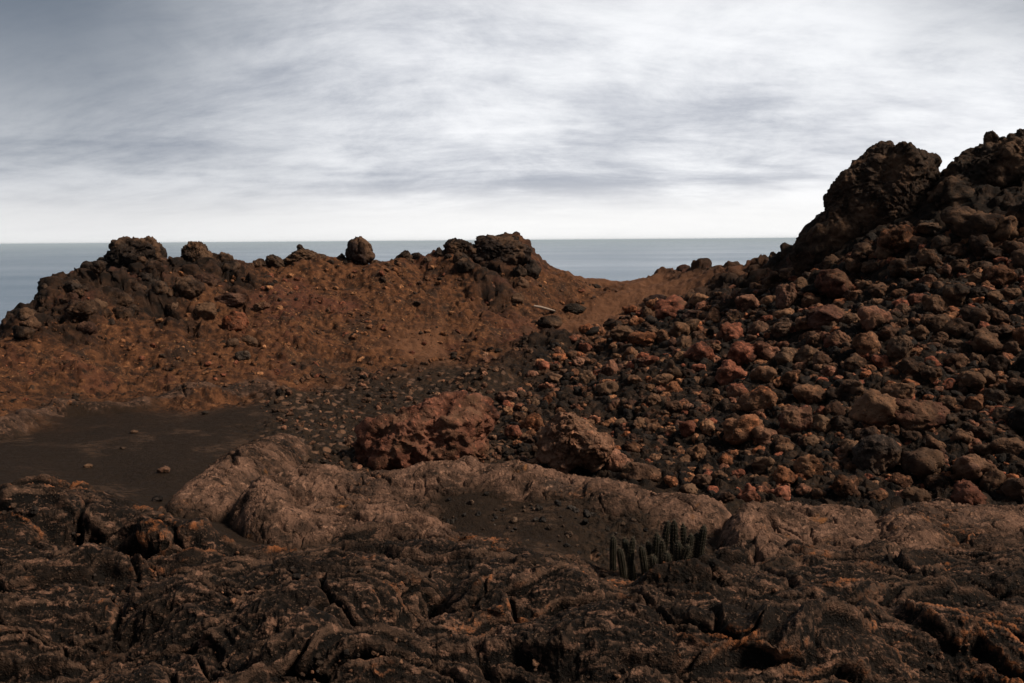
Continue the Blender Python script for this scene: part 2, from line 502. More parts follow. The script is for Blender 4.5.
def ground_material():
    m, n = new_mat("volcanic_ground")
    pos = n.node('ShaderNodeNewGeometry').outputs['Position']
    wa, wb, wc = n.attr("wa"), n.attr("wb"), n.attr("wc")
    edge = wc[2]
    nA = n.noise(pos, 1.3, 5, .6); nB = n.noise(pos, 5.0, 5, .62); nC = n.noise(pos, 21, 4, .65); nD = n.noise(pos, 80, 3, .6)
    nR = n.noise(n.vmath('ADD', pos, (7, 3, 1)), .55, 4, .6)
    grit = n.rng(nD, .38, .66)
    # rusted rims on exposed lips of the crust
    rim = n.math('MULTIPLY', n.math('MULTIPLY', n.rng(edge, .54, .72), n.rng(nA, .52, .62)), n.rng(nC, .42, .58))
    fol = n.node('ShaderNodeMapping'); n.put(fol.inputs[0], pos); fol.inputs['Scale'].default_value = (1, 2.4, 2.4)
    nF = n.noise(fol.outputs[0], 9, 6, .68, .5); nG = n.noise(n.vmath('ADD', fol.outputs[0], (3, 1, 6)), 1.7, 4, .6)
    crust = n.mix(n.rng(nB, .38, .70), (.0045, .0035, .0029), (.015, .0098, .0072))
    crust = n.mix(n.math('MULTIPLY', n.rng(edge, .50, .68), n.rng(nG, .34, .56)), crust, (.060, .036, .025))
    crust = n.mix(n.math('MULTIPLY', n.math('MULTIPLY', n.rng(nF, .54, .64), n.rng(nG, .36, .56)), .85), crust, (.18, .098, .066))
    crust = n.mix(n.math('MULTIPLY', n.rng(nF, .47, .36), .85), crust, (.0045, .0038, .0034))
    crust = n.mix(n.math('MULTIPLY', n.rng(n.math('ADD', nD, n.math('MULTIPLY', nC, .6)), .92, 1.0), .5), crust, (.16, .10, .07))
    crust = n.mix(n.math('MULTIPLY', rim, .55), crust, (.36, .125, .045))
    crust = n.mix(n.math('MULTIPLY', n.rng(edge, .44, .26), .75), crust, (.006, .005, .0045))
    sand = n.mix(nB, (.0120, .0080, .0056), (.022, .0140, .0094))
    sand = n.mix(n.math('MULTIPLY', n.math('MULTIPLY', n.rng(nA, .53, .62), n.rng(nF, .42, .58)), .8), sand, (.060, .036, .024))
    sand = n.mix(n.math('MULTIPLY', n.rng(nD, .62, .75), .3), sand, (.08, .05, .035))
    gravel = n.mix(n.rng(nC, .35, .65), (.010, .0075, .0058), (.034, .0215, .0145))
    vc = n.voro(pos, 9, out='Color'); sv = n.node('ShaderNodeSeparateColor'); n.nt.links.new(vc, sv.inputs[0])
    peb = n.math('MULTIPLY', n.rng(sv.outputs[0], .72, .76), n.rng(n.voro(pos, 9), .55, .35))
    gravel = n.mix(peb, gravel, n.mix(sv.outputs[1], (.14, .075, .045), (.085, .055, .042)))
    nH = n.noise(n.vmath('ADD', pos, (11, 2, 5)), 9, 6, .72)
    cinder = n.mix(n.rng(nB, .36, .64), (.030, .0140, .0085), (.112, .048, .0228))
    cinder = n.mix(n.rng(nR, .50, .66), cinder, (.078, .030, .019))
    cinder = n.mix(n.math('MULTIPLY', n.rng(nA, .54, .66), .75), cinder, (.030, .019, .014))
    cinder = n.mix(n.math('MULTIPLY', n.rng(nH, .48, .36), .9), cinder, (.011, .0080, .0065))
    cinder = n.mix(n.math('MULTIPLY', n.rng(nH, .56, .68), .75), cinder, (.22, .100, .046))
    cinder = n.mix(n.math('MULTIPLY', n.math('MULTIPLY', n.rng(nC, .60, .70), n.rng(nA, .40, .56)), .9), cinder, (.27, .15, .075))
    dark = n.mix(n.rng(nB, .38, .70), (.009, .0070, .006), (.038, .022, .015))
    dark = n.mix(n.math('MULTIPLY', n.rng(nA, .55, .68), .7), dark, (.075, .032, .022))
    rub = n.mix(n.rng(nB, .40, .72), (.007, .0056, .005), (.034, .021, .014))
    rub = n.mix(n.math('MULTIPLY', n.rng(nC, .56, .70), .5), rub, (.10, .058, .036))
    och = n.mix(nB, (.085, .038, .021), (.15, .073, .040))
    och = n.mix(n.math('MULTIPLY', n.rng(nC, .52, .7), .5), och, (.05, .024, .015))
    smo = n.mix(n.rng(nB, .32, .70), (.034, .0205, .0145), (.180, .101, .070))
    smo = n.mix(n.math('MULTIPLY', n.rng(nA, .52, .66), .7), smo, (.034, .025, .021))
    smo = n.mix(n.math('MULTIPLY', n.rng(nC, .54, .66), .6), smo, (.30, .172, .118))
    smo = n.mix(n.math('MULTIPLY', n.rng(nF, .47, .35), .85), smo, (.014, .0105, .0085))
    orn = n.math('MULTIPLY', n.rng(n.noise(n.vmath('ADD', pos, (2, 5, 8)), 3.2, 3), .66, .72), .8)
    smo = n.mix(orn, smo, (.26, .11, .04))
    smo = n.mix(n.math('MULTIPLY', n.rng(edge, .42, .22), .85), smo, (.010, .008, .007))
    smo = n.mix(n.math('MULTIPLY', rim, .35), smo, (.22, .10, .04))
    acc = None
    for w, c in ((wa[0], crust), (wa[1], sand), (wa[2], gravel), (wb[0], cinder), (wb[1], dark), (wb[2], rub), (wc[0], och), (wc[1], smo)):
        t = n.vmath('SCALE', c); t.node.inputs['Scale'].default_value = 1
        n.nt.links.new(w, t.node.inputs['Scale'])
        acc = t if acc is None else n.vmath('ADD', acc, t)
    h = n.math('ADD', n.math('MULTIPLY', nC, .6), n.math('MULTIPLY', nD, .4))
    rough = n.rng(nC, .3, .7, .7, 1.0)
    finish(n, acc, rough, h, .9, .045, .08)
    return m


def rock_material(name, bump=.03):
    m, n = new_mat(name)
    tc = n.node('ShaderNodeTexCoord'); oi = n.node('ShaderNodeObjectInfo')
    off = n.vmath('SCALE', oi.outputs['Location']); off.node.inputs['Scale'].default_value = 3.7
    pos = n.vmath('ADD', n.node('ShaderNodeNewGeometry').outputs['Position'], off)
    nA = n.noise(pos, 4, 5, .6); nC = n.noise(pos, 17, 5, .65); nD = n.noise(pos, 60, 3, .6)
    col = oi.outputs['Color']
    lo = n.mix(1.0, col, (.24, .20, .18), 'MULTIPLY'); hi = n.mix(1.0, col, (2.1, 1.85, 1.7), 'MULTIPLY')
    c = n.mix(n.rng(nA, .36, .66), lo, col)
    c = n.mix(n.math('MULTIPLY', n.rng(nC, .52, .70), .8), c, hi)
    c = n.mix(n.math('MULTIPLY', n.rng(nC, .44, .30), .75), c, lo)
    c = n.mix(n.math('MULTIPLY', n.rng(n.noise(n.vmath('ADD', pos, (4, 4, 4)), 2.1, 3), .58, .70), .55), c, (.016, .014, .013))
    c = n.mix(n.math('MULTIPLY', n.rng(n.noise(n.vmath('ADD', pos, (9, 2, 4)), 1.6, 4, .6), .46, .64), .65), c, n.mix(nC, (.045, .027, .018), (.20, .112, .066)))
    pit = n.rng(n.voro(pos, 26), .05, .35)
    h = n.math('ADD', n.math('MULTIPLY', nC, .7), n.math('ADD', n.math('MULTIPLY', nD, .3), n.math('MULTIPLY', pit, .35)))
    finish(n, c, n.rng(nC, .3, .7, .7, 1.0), h, 1.0, bump, .08)
    return m


M_GROUND = ground_material()
M_ROCK = rock_material("scoria_rock")

# ------------------------------------------------------------------ terrain sheet
du = 1.32e-3
uu = np.concatenate([np.linspace(-1.7, -.70, 90)[:-1], np.arange(-.70, .70, du), np.linspace(.70, 1.7, 90)])
vv = np.concatenate([np.linspace(math.log(.8), math.log(2.7), 110)[:-1], np.linspace(math.log(2.7), math.log(6.5), 400)[:-1], np.linspace(math.log(6.5), math.log(24.5), 540)[:-1], np.linspace(math.log(24.5), math.log(200), 50)])
U, V = np.meshgrid(uu, vv)
Y = np.exp(V).astype(np.float32); X = (U * Y).astype(np.float32)
WT = weights(X, Y)
Z = BASE(X, Y) + feature(X, Y) + coarse(X, Y, WT)
RM_ = rim_mask(X, Y); WT = WT * (1 - RM_); WT[SMOOTH] += .45 * RM_; WT[CRUST] += .55 * RM_
dz, dx, dy = fine(X, Y, WT)
tu = np.stack([np.gradient(a, axis=1) for a in (X, Y, Z)], -1); tv = np.stack([np.gradient(a, axis=0) for a in (X, Y, Z)], -1)
NB = np.cross(tu, tv); NB /= np.maximum(np.linalg.norm(NB, axis=-1, keepdims=True), 1e-9)
for _ in range(6):
    NB[1:-1] = (NB[:-2] + NB[1:-1] + NB[2:]) / 3; NB[:, 1:-1] = (NB[:, :-2] + NB[:, 1:-1] + NB[:, 2:]) / 3
NB *= np.sign(NB[..., 2:3] + 1e-9)
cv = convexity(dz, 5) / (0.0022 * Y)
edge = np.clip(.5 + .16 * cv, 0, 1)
VT = (np.stack([X + dx, Y + dy, Z], -1) + NB * dz[..., None]).reshape(-1, 3)
FC = grid_faces(*X.shape)
cls = WT.reshape(8, -1).argmax(0)[FC[:, 0]]
AT = attrs_of(WT, edge)
px_u = (X / Y).reshape(-1)[FC[:, 0]]
Yf = Y.reshape(-1)[FC[:, 0]]
is_rub = (cls == RUBBLE) | ((cls == DARK) & (px_u > 0.2))
is_hill = (cls == CINDER) | ((cls == DARK) & (px_u <= 0.2)) | (cls == OCHRE)
sel = {"ground": ~(is_rub | is_hill), "hill": is_hill, "slope": is_rub}
LAB = {"ground": ("dark ropy lava crust, black gravel and brown sand flat", "ground"),
       "hill": ("rust brown cinder hill with a jagged crest before the sea", "hill"),
       "slope": ("dark rubble slope climbing to the black crags", "slope")}
for k, s in sel.items():
    v, f, a = compact(VT, FC[s], AT)
    link(k, make_mesh(k, v, f, M_GROUND, a), *LAB[k], kind="structure")
# ground behind the viewer
bx = np.linspace(-30, 30, 31); by = np.linspace(-30, .75, 16)
BX, BY = np.meshgrid(bx, by)
wb0 = np.zeros((8,) + BX.shape); wb0[0] = 1
link("ground", make_mesh("ground", np.stack([BX, BY, -.12 + .1 * fbm2(BX, BY, 3, 4)], -1).reshape(-1, 3), grid_faces(*BX.shape), M_GROUND, attrs_of(wb0, np.full(BX.shape, .5))),
     "dark lava ground on the near side", "ground", kind="structure")

# coarse surface for standing things on it
_cY = np.exp(np.linspace(math.log(2.2), math.log(26), 700)).astype(np.float32)


def hit(px, py):
    d = ray(px, py)
    x = CAM[0] + d[0] * _cY; z = CAM[2] + d[2] * _cY
    g = height(x.astype(np.float32), _cY)
    k = np.nonzero(g > z)[0]
    if not len(k): return None
    i = k[0]
    return np.array([x[i], _cY[i], g[i]])


def hits(pxs, pys):
    ys = np.exp(np.linspace(math.log(3), math.log(25), 360)).astype(np.float32)
    D = np.stack([ray(a, b) for a, b in zip(pxs, pys)])
    Xs = D[:, :1] * ys; Zs = CAM[2] + D[:, 2:3] * ys; Ys = np.broadcast_to(ys, Xs.shape)
    G = height(np.ascontiguousarray(Xs, np.float32), np.ascontiguousarray(Ys, np.float32))
    b = G > Zs
    ok = b.any(1); i = b.argmax(1); r = np.arange(len(pxs))
    return np.stack([Xs[r, i], Ys[r, i], G[r, i]], 1), ok


# ------------------------------------------------------------------ lava mounds (patches of thick crust sunk into the ground)
def mound(name, label, pts, u0, u1, y0, y1, seed, tone, cls_fn=None):
    pl = Plate([P(*p[:3]) if len(p) == 3 else ((p[0] - 512) / F * p[1], p[1], p[2]) for p in pts], 5e-5)
    us = np.arange((u0 - 512) / F, (u1 - 512) / F, 1.25e-3); vs = np.arange(math.log(y0), math.log(y1), 1.6e-3)
    U, V = np.meshgrid(us, vs); Yp = np.exp(V).astype(np.float32); Xp = (U * Yp).astype(np.float32)
    g = height(Xp, Yp)
    wxx = Xp + .12 * fbm2(Xp * 2, Yp * 2, 3, seed); wyy = Yp + .12 * fbm2(Xp * 2 + 4, Yp * 2, 3, seed + 3)
    z = pl(Xp + .02 * fbm2(Xp * 3, Yp * 3, 3, seed + 40), Yp + .025 * fbm2(Xp * 3, Yp * 3 + 8, 3, seed + 44))
    w1, w2, cid = worley2(wxx * .8, wyy * 2.4, seed + 7)
    w3, w4, cid2 = worley2(wxx * 3.0 + 5, wyy * 7.5, seed + 9)
    crack = -.065 * sstep(.08, .0, w2 - w1) - .032 * sstep(.10, .0, w4 - w3)
    st = billow2(wxx * 2.0, wyy * 8.5, 3, seed + 13) * .015
    g4 = fbm2(Xp * 9, Yp * 9, 4, seed + 15, .6); g5 = fbm2(Xp * 42, Yp * 42, 3, seed + 17, .62)
    zf = z + crack + st + .016 * (cid - .5) + .010 * (cid2 - .5) + .010 * fbm2(Xp * 1.6, Yp * 1.6, 3, seed + 19) + .012 * g4 + .0085 * g5
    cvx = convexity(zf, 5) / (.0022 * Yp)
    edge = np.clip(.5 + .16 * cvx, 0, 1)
    wt = np.zeros((8,) + Xp.shape, np.float32)
    t = sstep(-.02, .10, z - g + .03 * g4)
    k = sstep(.35, .75, tone + .35 * fbm2(Xp * 1.1, Yp * 1.4, 3, seed + 23))
    wt[SMOOTH] = t * k; wt[CRUST] = t * (1 - k); wt[SAND] = 1 - t
    v = np.stack([Xp + .012 * g4, Yp + .02 * fbm2(Xp * 7, Yp * 7, 3, seed + 31), zf], -1).reshape(-1, 3)
    f = grid_faces(*Xp.shape)
    keep = ((zf - g).ravel()[f] > -.16).any(1)
    v, f, a = compact(v, f[keep], attrs_of(wt, edge))
    link(name, make_mesh(name, v, f, M_GROUND, a), label, "lava mound", kind=None)
    return pl


def sink(pts):    # border points pushed below the ground
    return [((px), Yy, float(height(np.array([(px - 512) / F * Yy]), np.array([Yy]))[0]) - d, 0) for px, Yy, d in pts]


hump = [(235, 512, 5.85), (250, 485, 6.2), (300, 469, 6.55), (340, 471, 6.6), (380, 472, 6.6), (425, 463, 6.65), (470, 458, 6.7), (520, 463, 6.6), (560, 471, 6.5), (600, 479, 6.4), (640, 488, 6.3), (690, 497, 6.2), (722, 505, 6.1),
        (300, 500, 6.0), (350, 495, 6.1), (400, 490, 6.2), (470, 488, 6.22), (520, 496, 6.1), (560, 505, 5.96), (600, 511, 5.87), (640, 514, 5.84), (690, 519, 5.78), (715, 521, 5.78), (470, 472, 6.5), (560, 484, 6.3), (640, 498, 6.1),
        (260, 535, 5.45), (310, 525, 5.55), (360, 520, 5.65), (400, 523, 5.55), (440, 531, 5.4), (480, 542, 5.2), (525, 555, 5.02)]
hump += sink([(205, 5.8, .3), (215, 6.4, .3), (250, 6.75, .3), (300, 7.1, .35), (380, 7.15, .35), (470, 7.25, .35), (560, 7.05, .35), (640, 6.85, .35), (720, 6.6, .35), (770, 6.2, .35),
              (230, 5.3, .25), (280, 5.12, .22), (350, 5.2, .22), (420, 5.1, .22), (490, 4.85, .22), (560, 4.8, .25), (590, 5.0, .2),
              (455, 5.78, .05), (490, 5.7, .07), (540, 5.5, .08), (590, 5.5, .08), (640, 5.42, .1), (700, 5.35, .12), (735, 5.55, .15), (500, 5.9, .03), (560, 5.74, .03), (620, 5.64, .04)])
mound("lava_mound", "long humped lava mound with a cracked pinkish brown back in front of the red boulder", hump, 195, 785, 4.75, 7.3, 300, .72)
slabA = [(727, 522, 5.55), (740, 509, 5.85), (790, 504, 6.0), (830, 510, 6.1), (875, 519, 6.1), (735, 545, 5.2), (780, 528, 5.55), (830, 530, 5.6), (870, 535, 5.55), (760, 562, 4.98), (820, 570, 4.92), (800, 550, 5.2), (860, 560, 5.1), (905, 560, 5.1)]
slabA += sink([(700, 5.6, .3), (712, 5.1, .3), (720, 6.1, .3), (790, 6.5, .35), (880, 6.5, .35), (930, 6.1, .3), (945, 5.4, .3), (930, 4.9, .3), (840, 4.65, .3), (760, 4.75, .3)])
mound("lava_slab", "smooth tan topped lava slab with one orange chip beside the cactus hollow", slabA, 690, 960, 4.6, 6.6, 400, .78)
slabB = [(872, 524, 5.9), (900, 512, 6.15), (935, 507, 6.3), (980, 507, 6.3), (1024, 508, 6.3), (1080, 512, 6.25), (1150, 525, 6.0), (890, 545, 5.4), (950, 535, 5.6), (1020, 540, 5.55), (1090, 545, 5.5), (930, 570, 5.0), (1000, 575, 4.95), (1080, 580, 4.9)]
slabB += sink([(845, 5.7, .3), (870, 6.3, .3), (935, 6.7, .35), (1030, 6.75, .35), (1150, 6.6, .35), (1210, 6.0, .3), (1190, 5.2, .3), (1100, 4.65, .3), (1000, 4.65, .3), (900, 4.75, .3), (860, 5.2, .3)])
mound("lava_slab", "dark brown fissured lava slab below the rubble slope, overlapping the tan topped slab", slabB, 835, 1220, 4.6, 6.9, 500, .66)
moundL = [(165, 505, 6.05), (185, 487, 6.4), (205, 470, 6.9), (225, 455, 7.5), (255, 443, 8.1), (285, 434, 8.6), (235, 490, 6.4), (215, 508, 6.05), (190, 518, 5.85), (260, 470, 7.0), (285, 455, 7.6), (240, 505, 6.1)]
moundL += sink([(140, 6.1, .2), (150, 6.7, .18), (180, 7.2, .12), (205, 7.9, .12), (235, 8.5, .12), (275, 9.2, .15), (320, 9.0, .2), (320, 8.0, .2), (300, 7.2, .25), (265, 6.3, .3), (225, 5.6, .3), (170, 5.55, .25)])
mound("lava_mound", "low greyish lava mound at the edge of the sand flat, split by a black crack", moundL, 130, 335, 5.5, 9.3, 600, .58)

# ------------------------------------------------------------------ rocks
_ico = {}


def ico(sub):
    if sub not in _ico:
        import bmesh
        bm = bmesh.new(); bmesh.ops.create_icosphere(bm, subdivisions=sub, radius=1)
        _ico[sub] = (np.array([v.co[:] for v in bm.verts]), np.array([[v.index for v in f.verts] for f in bm.faces], np.int32)); bm.free()
    return _ico[sub]


def normals(v, f):
    n = np.cross(v[f[:, 1]] - v[f[:, 0]], v[f[:, 2]] - v[f[:, 0]])
    o = np.zeros_like(v)
    for i in range(3): np.add.at(o, f[:, i], n)
    return o / np.maximum(np.linalg.norm(o, axis=1, keepdims=True), 1e-9)


def rock_shape(sub, lobes, seed, rough=1.0, freq=1.0, facet=.5, cuts=9):
    """one closed rock: a smooth union of ellipsoid lobes, then broken up by noise (unit: half size 1)"""
    d, f = ico(sub)
    lob = np.array(lobes, float)
    L = d * 0.0
    lo = np.zeros(len(d)); hi = np.full(len(d), 4.0)

    def sdf(p):
        s = None
        for c in lob:
            q = (np.linalg.norm((p - c[:3]) / c[3:6], axis=1) - 1) * c[3:6].min()
            if s is None: s = q
            else:
                h = np.clip(.5 + .5 * (q - s) / .18, 0, 1); s = q * (1 - h) + s * h - .18 * h * (1 - h)
        return s
    for _ in range(26):
        mid = (lo + hi) / 2; o = sdf(d * mid[:, None]) > 0
        hi = np.where(o, mid, hi); lo = np.where(o, lo, mid)
    v = d * hi[:, None]
    rc = np.random.default_rng(seed * 7 + 1)
    for _ in range(cuts):                       # broken faces
        nn = rc.normal(0, 1, 3); nn /= np.linalg.norm(nn)
        dd = v @ nn; lim = dd.max() * rc.uniform(.66, .86)
        v = v - np.outer(np.maximum(dd - lim, 0) * .93, nn)
    off = np.array([seed * 3.71, seed * 1.37, -seed * 2.11])
    q = v * freq + off
    n = normals(v, f)
    w1, w2 = worley3(q * 1.4 + .3 * fbm3(q * 2, 2, seed)[:, None], seed)
    v = v + n * (rough * (.20 * fbm3(q * .9, 2, seed + 1) + facet * .24 * (np.minimum(w2 - w1, .5) - .25)))[:, None]
    n = normals(v, f)
    r = 1 - 2 * np.abs(noise3(q * 2.3, seed + 5)); r2 = 1 - 2 * np.abs(noise3(q * 5.1, seed + 6))
    w3, w4 = worley3(q * 4.0, seed + 8)
    v = v + n * (rough * (.07 * r + .035 * r2 + .11 * (np.minimum(w4 - w3, .35) - .17)))[:, None]
    if sub >= 5:
        n = normals(v, f)
        w5, w6 = worley3(q * 9.0, seed + 9)
        v = v + n * (rough * (.05 * (np.minimum(w5, .6) - .3) * -1 + .03 * fbm3(q * 11, 3, seed + 12, .6)))[:, None]
    return v, f


def mesh_rock(name, sub, lobes, seed, **k):
    v, f = rock_shape(sub, lobes, seed, **k)
    return make_mesh(name, v, f, M_ROCK)


def put_rock(me, pos, scale, rot, tone, name, label, cat="rock", group=None):
    o = link(name, me, label, cat, group)
    o.location = pos; o.scale = scale; o.rotation_euler = rot
    o.color = (*tone, 1)
    return o


RED = (.120, .047, .032); TAN = (.145, .080, .050); BROWN = (.075, .042, .028); DARKT = (.030, .022, .018); PINK = (.13, .066, .048); RUST = (.155, .052, .026); GREY = (.055, .044, .038)

landmarks = []   # (px, py, description) used for describing neighbours


def px_rock(px, py, wpx, hpx, seed, tone, label, name="rock", cat="rock", sub=5, Yd=None, lobes=None, up=0.0, dpt=1.0, group=None, rough=1.0, rotz=0.0, lm=None, freq=1.0, facet=.5, cuts=9):
    """a rock that fills about wpx x hpx pixels round (px, py), resting on the surface"""
    if Yd is None:
        h = hit(px, py + hpx * .35)
        Yd = h[1] if h is not None else 15.0
    p = P(px, py, Yd); s = Yd / F
    me = mesh_rock(name, sub, lobes or [(0, 0, 0, 1, 1, 1)], seed, rough=rough, freq=freq, facet=facet, cuts=cuts)
    co = np.empty(len(me.vertices) * 3, np.float32); me.vertices.foreach_get("co", co); co = co.reshape(-1, 3)
    ex = (co.max(0) - co.min(0)) / 2; ce = (co.max(0) + co.min(0)) / 2
    sx, sz = wpx * s / 2 / ex[0], hpx * s / 2 / ex[2]; sy = dpt * (sx + sz) / 2
    co = (co - ce) * np.array([sx, sy, sz], np.float32)
    me.vertices.foreach_set("co", co.ravel()); me.update()
    o = put_rock(me, p, (1, 1, 1), (0, 0, rotz), tone, name, label, cat, group)
    if lm: landmarks.append((px, py, lm))
    return o


# the two boulders in the basin
px_rock(426, 440, 152, 96, 21, (.138, .058, .038), "big rust red boulder with a pale right edge in the basin behind the lava mound", name="boulder", cat="boulder", sub=6, Yd=8.5, rough=.85, freq=1.7,
        facet=.3, cuts=4, lobes=[(.38, 0, .12, .58, .6, .68), (.0, -.05, .0, .62, .6, .56), (-.45, -.05, -.08, .5, .5, .42), (-.25, -.1, -.42, .8, .55, .35)], lm="the big red boulder")
px_rock(575, 444, 82, 66, 22, (.20, .11, .072), "tan brown craggy boulder right behind the crest of the long lava mound", name="boulder", cat="boulder", sub=6, Yd=8.1, rough=.9, freq=1.6,
        lobes=[(-.15, 0, .1, .65, .6, .75), (.45, 0, -.25, .5, .5, .45), (-.4, -.1, -.4, .5, .4, .4)], lm="the tan craggy boulder")
# balanced rock and the rocks on the crest of the hill
CG = "rocks along the crest of the cinder hill"
px_rock(360, 252, 31, 32, 31, (.036, .024, .021), "round dark rock standing alone on the crest, against the sea and sky", sub=5, Yd=18.4, lobes=[(0, 0, .1, .9, .8, .85), (.2, 0, -.4, .8, .7, .5)], dpt=.9, rough=1.1, freq=1.7)
for i, (px, py, w, h, Yd, tn, lb) in enumerate((
        (126, 262, 62, 42, 16.6, DARKT, "biggest dark crag on the crest, with a red stained face"),
        (152, 254, 26, 30, 16.9, DARKT, "upright dark block at the seaward end of the biggest crag on the crest"),
        (115, 244, 12, 12, 16.5, DARKT, "small knob on top of the biggest crag on the crest"),
        (199, 258, 32, 28, 17.2, DARKT, "square topped dark crag beside the biggest crag on the crest"),
        (222, 264, 22, 20, 17.3, DARKT, "small dark crag leaning against the square topped crag"),
        (88, 276, 26, 26, 15.7, DARKT, "dark rounded block on the crest just downhill from the biggest crag"),
        (70, 281, 18, 18, 15.2, DARKT, "reddish dark block in the row going down the outer end of the crest"),
        (57, 281, 14, 18, 14.9, DARKT, "pointed black rock in the row going down the outer end of the crest"),
        (45, 292, 18, 20, 14.4, DARKT, "lowest black block in the row going down the outer end of the crest"),
        (20, 322, 26, 24, 13.6, (.04, .026, .02), "brown hump of rock where the crest meets the edge of the sea"),
        (258, 263, 14, 12, 17.7, DARKT, "small flat rock in the dip of the crest"),
        (276, 260, 18, 14, 18.0, DARKT, "low dark rock next to the long rock with a pimple on top"),
        (305, 257, 40, 18, 18.2, DARKT, "long low dark rock with a pimple on top on the crest"),
        (301, 247, 8, 9, 18.2, DARKT, "tiny pimple of rock standing on the long low rock of the crest"),
        (341, 256, 8, 9, 18.4, DARKT, "pebble sized dark rock close to the lone round rock"),
        (378, 262, 18, 8, 18.5, DARKT, "flat dark rock at the foot of the lone round rock"),
        (404, 257, 16, 16, 18.9, DARKT, "rounded knob at the near end of the flat topped black outcrop"),
        (419, 257, 15, 12, 19.0, DARKT, "low black rock between two rounded knobs before the flat topped outcrop"),
        (440, 254, 15, 16, 19.1, DARKT, "second rounded knob leaning on the flat topped black outcrop"),
        (462, 250, 34, 26, 19.3, DARKT, "black double knob that starts the flat topped outcrop"),
        (494, 258, 70, 46, 19.4, (.036, .026, .022), "wide flat topped black outcrop at the highest point of the hill crest"),
        (514, 246, 24, 22, 19.9, DARKT, "rounded summit block of the flat topped outcrop"))):
    px_rock(px, py + (0 if i in (0, 1, 3, 4) else 2), w * 1.1, h * (1.22 if i in (0, 1, 3, 4) else 1.12), 40 + i, tn, lb, sub=6 if w > 30 else 5, Yd=Yd, rough=1.0, freq=1.9 if w > 20 else 1.4, group=CG, name="crag" if w > 24 else "rock", cat="rock", lobes=[(-.2, 0, .0, .75, .8, .8), (.4, 0, -.25, .7, .7, .6)] if i % 2 else [(.15, 0, .1, .8, .8, .75), (-.4, 0, -.3, .65, .7, .6)])
cr_poly = [[(18, 325), (40, 296), (80, 272), (112, 256), (160, 262), (235, 268), (235, 296), (190, 305), (140, 318), (90, 330), (30, 345)], [(440, 258), (480, 250), (525, 246), (535, 262), (520, 300), (495, 296), (470, 268)]]


def inside(px, py, poly):
    c = False; j = len(poly) - 1
    for i in range(len(poly)):
        xi, yi = poly[i]; xj, yj = poly[j]
        if (yi > py) != (yj > py) and px < (xj - xi) * (py - yi) / (yj - yi) + xi: c = not c
        j = i
    return c


cpt = []
while len(cpt) < 46:
    k = len(cpt) > 33
    q = (random.uniform(18, 240), random.uniform(256, 345)) if not k else (random.uniform(440, 535), random.uniform(246, 300))
    if inside(*q, cr_poly[k]) and all(math.hypot(q[0] - a, q[1] - b) > 8 for a, b in cpt): cpt.append(q)
cpt += [(243, 268), (251, 266), (268, 263), (287, 262), (318, 262), (330, 263), (346, 263), (388, 265), (396, 263), (410, 261), (428, 260), (448, 257)]
for i, (px, py) in enumerate(cpt):
    rs = random.Random(900 + i)
    w = rs.uniform(9, 22) if i < 46 else rs.uniform(6, 11)
    a = min(((math.hypot(px - A, py - B), nm) for A, B, nm in ((126, 262, "the biggest crag on the crest"), (199, 258, "the square topped crag"), (57, 281, "the pointed black rock"), (305, 257, "the long rock with a pimple"), (360, 250, "the lone round rock"), (493, 258, "the flat topped outcrop"), (236, 322, "the rust red boulder"), (20, 322, "the brown hump by the sea edge"))))[1]
    ref = {"the biggest crag on the crest": 126, "the square topped crag": 199, "the pointed black rock": 57, "the long rock with a pimple": 305, "the lone round rock": 360, "the flat topped outcrop": 493, "the rust red boulder": 236, "the brown hump by the sea edge": 20}[a]
    sz_ = "large" if w > 17 else "medium" if w > 12 else "small"
    col_ = rs.choice((("black", DARKT), ("black", DARKT), ("dark reddish", (.05, .027, .02)), ("dark brown", (.045, .028, .02))))
    px_rock(px, py, w, w * rs.uniform(.7, 1.05), 1200 + i, col_[1], f"{sz_} {col_[0]} jagged rock {'to the right of' if px > ref else 'to the left of'} {a}", sub=4, group=CG, rough=1.2, freq=1.5)
SG = "rocks along the saddle beside the black crags"
for i, (px, py, w, h, Yd, lb) in enumerate((
        (690, 274, 26, 9, 20.6, "low dark rock at the lowest end of the saddle skyline"), (717, 268, 22, 10, 19.5, "flat dark rock half way along the saddle skyline"),
        (735, 267, 12, 6, 19.0, "tiny dark rock on the saddle skyline"), (756, 261, 15, 11, 18.0, "peaked dark rock on the saddle skyline"),
        (773, 256, 9, 13, 17.4, "narrow upright dark rock on the saddle skyline under the tall crag"), (781, 257, 8, 8, 17.2, "small square dark rock closest to the tall crag on the saddle skyline"),
        (642, 279, 5, 5, 21.5, "tiny lone stone on the smooth ochre saddle"))):
    px_rock(px, py + 2, w, h, 70 + i, DARKT, lb, sub=4, Yd=Yd, group=SG)

# the two black crags above the slope
px_rock(866, 216, 146, 150, 81, (.044, .029, .021), "tall black crag with a rounded summit above the rubble slope", name="crag", cat="crag", sub=7, Yd=14.4, rough=.42, freq=3.0, dpt=.8,
        lobes=[(.28, 0, .30, .40, .5, .68), (-.12, 0, -.05, .50, .5, .58), (.06, 0, .22, .42, .5, .62), (-.45, 0, -.6, .55, .5, .45), (.5, 0, -.5, .5, .5, .5)], lm="the tall crag")
px_rock(1018, 202, 196, 150, 82, (.034, .024, .018), "broad black crag with a knobbed skyline at the edge of the photo", name="crag", cat="crag", sub=7, Yd=13.8, rough=.5, freq=3.0, dpt=.8,
        lobes=[(-.1, 0, .45, .45, .5, .5), (.5, 0, .4, .6, .5, .5), (-.6, 0, -.15, .45, .5, .5), (0, 0, -.5, .95, .6, .5)], lm="the broad black crag")
px_rock(925, 204, 50, 34, 83, (.06, .030, .021), "low reddish black shoulder of rock between the two crags", name="crag", cat="crag", sub=5, Yd=14.3)
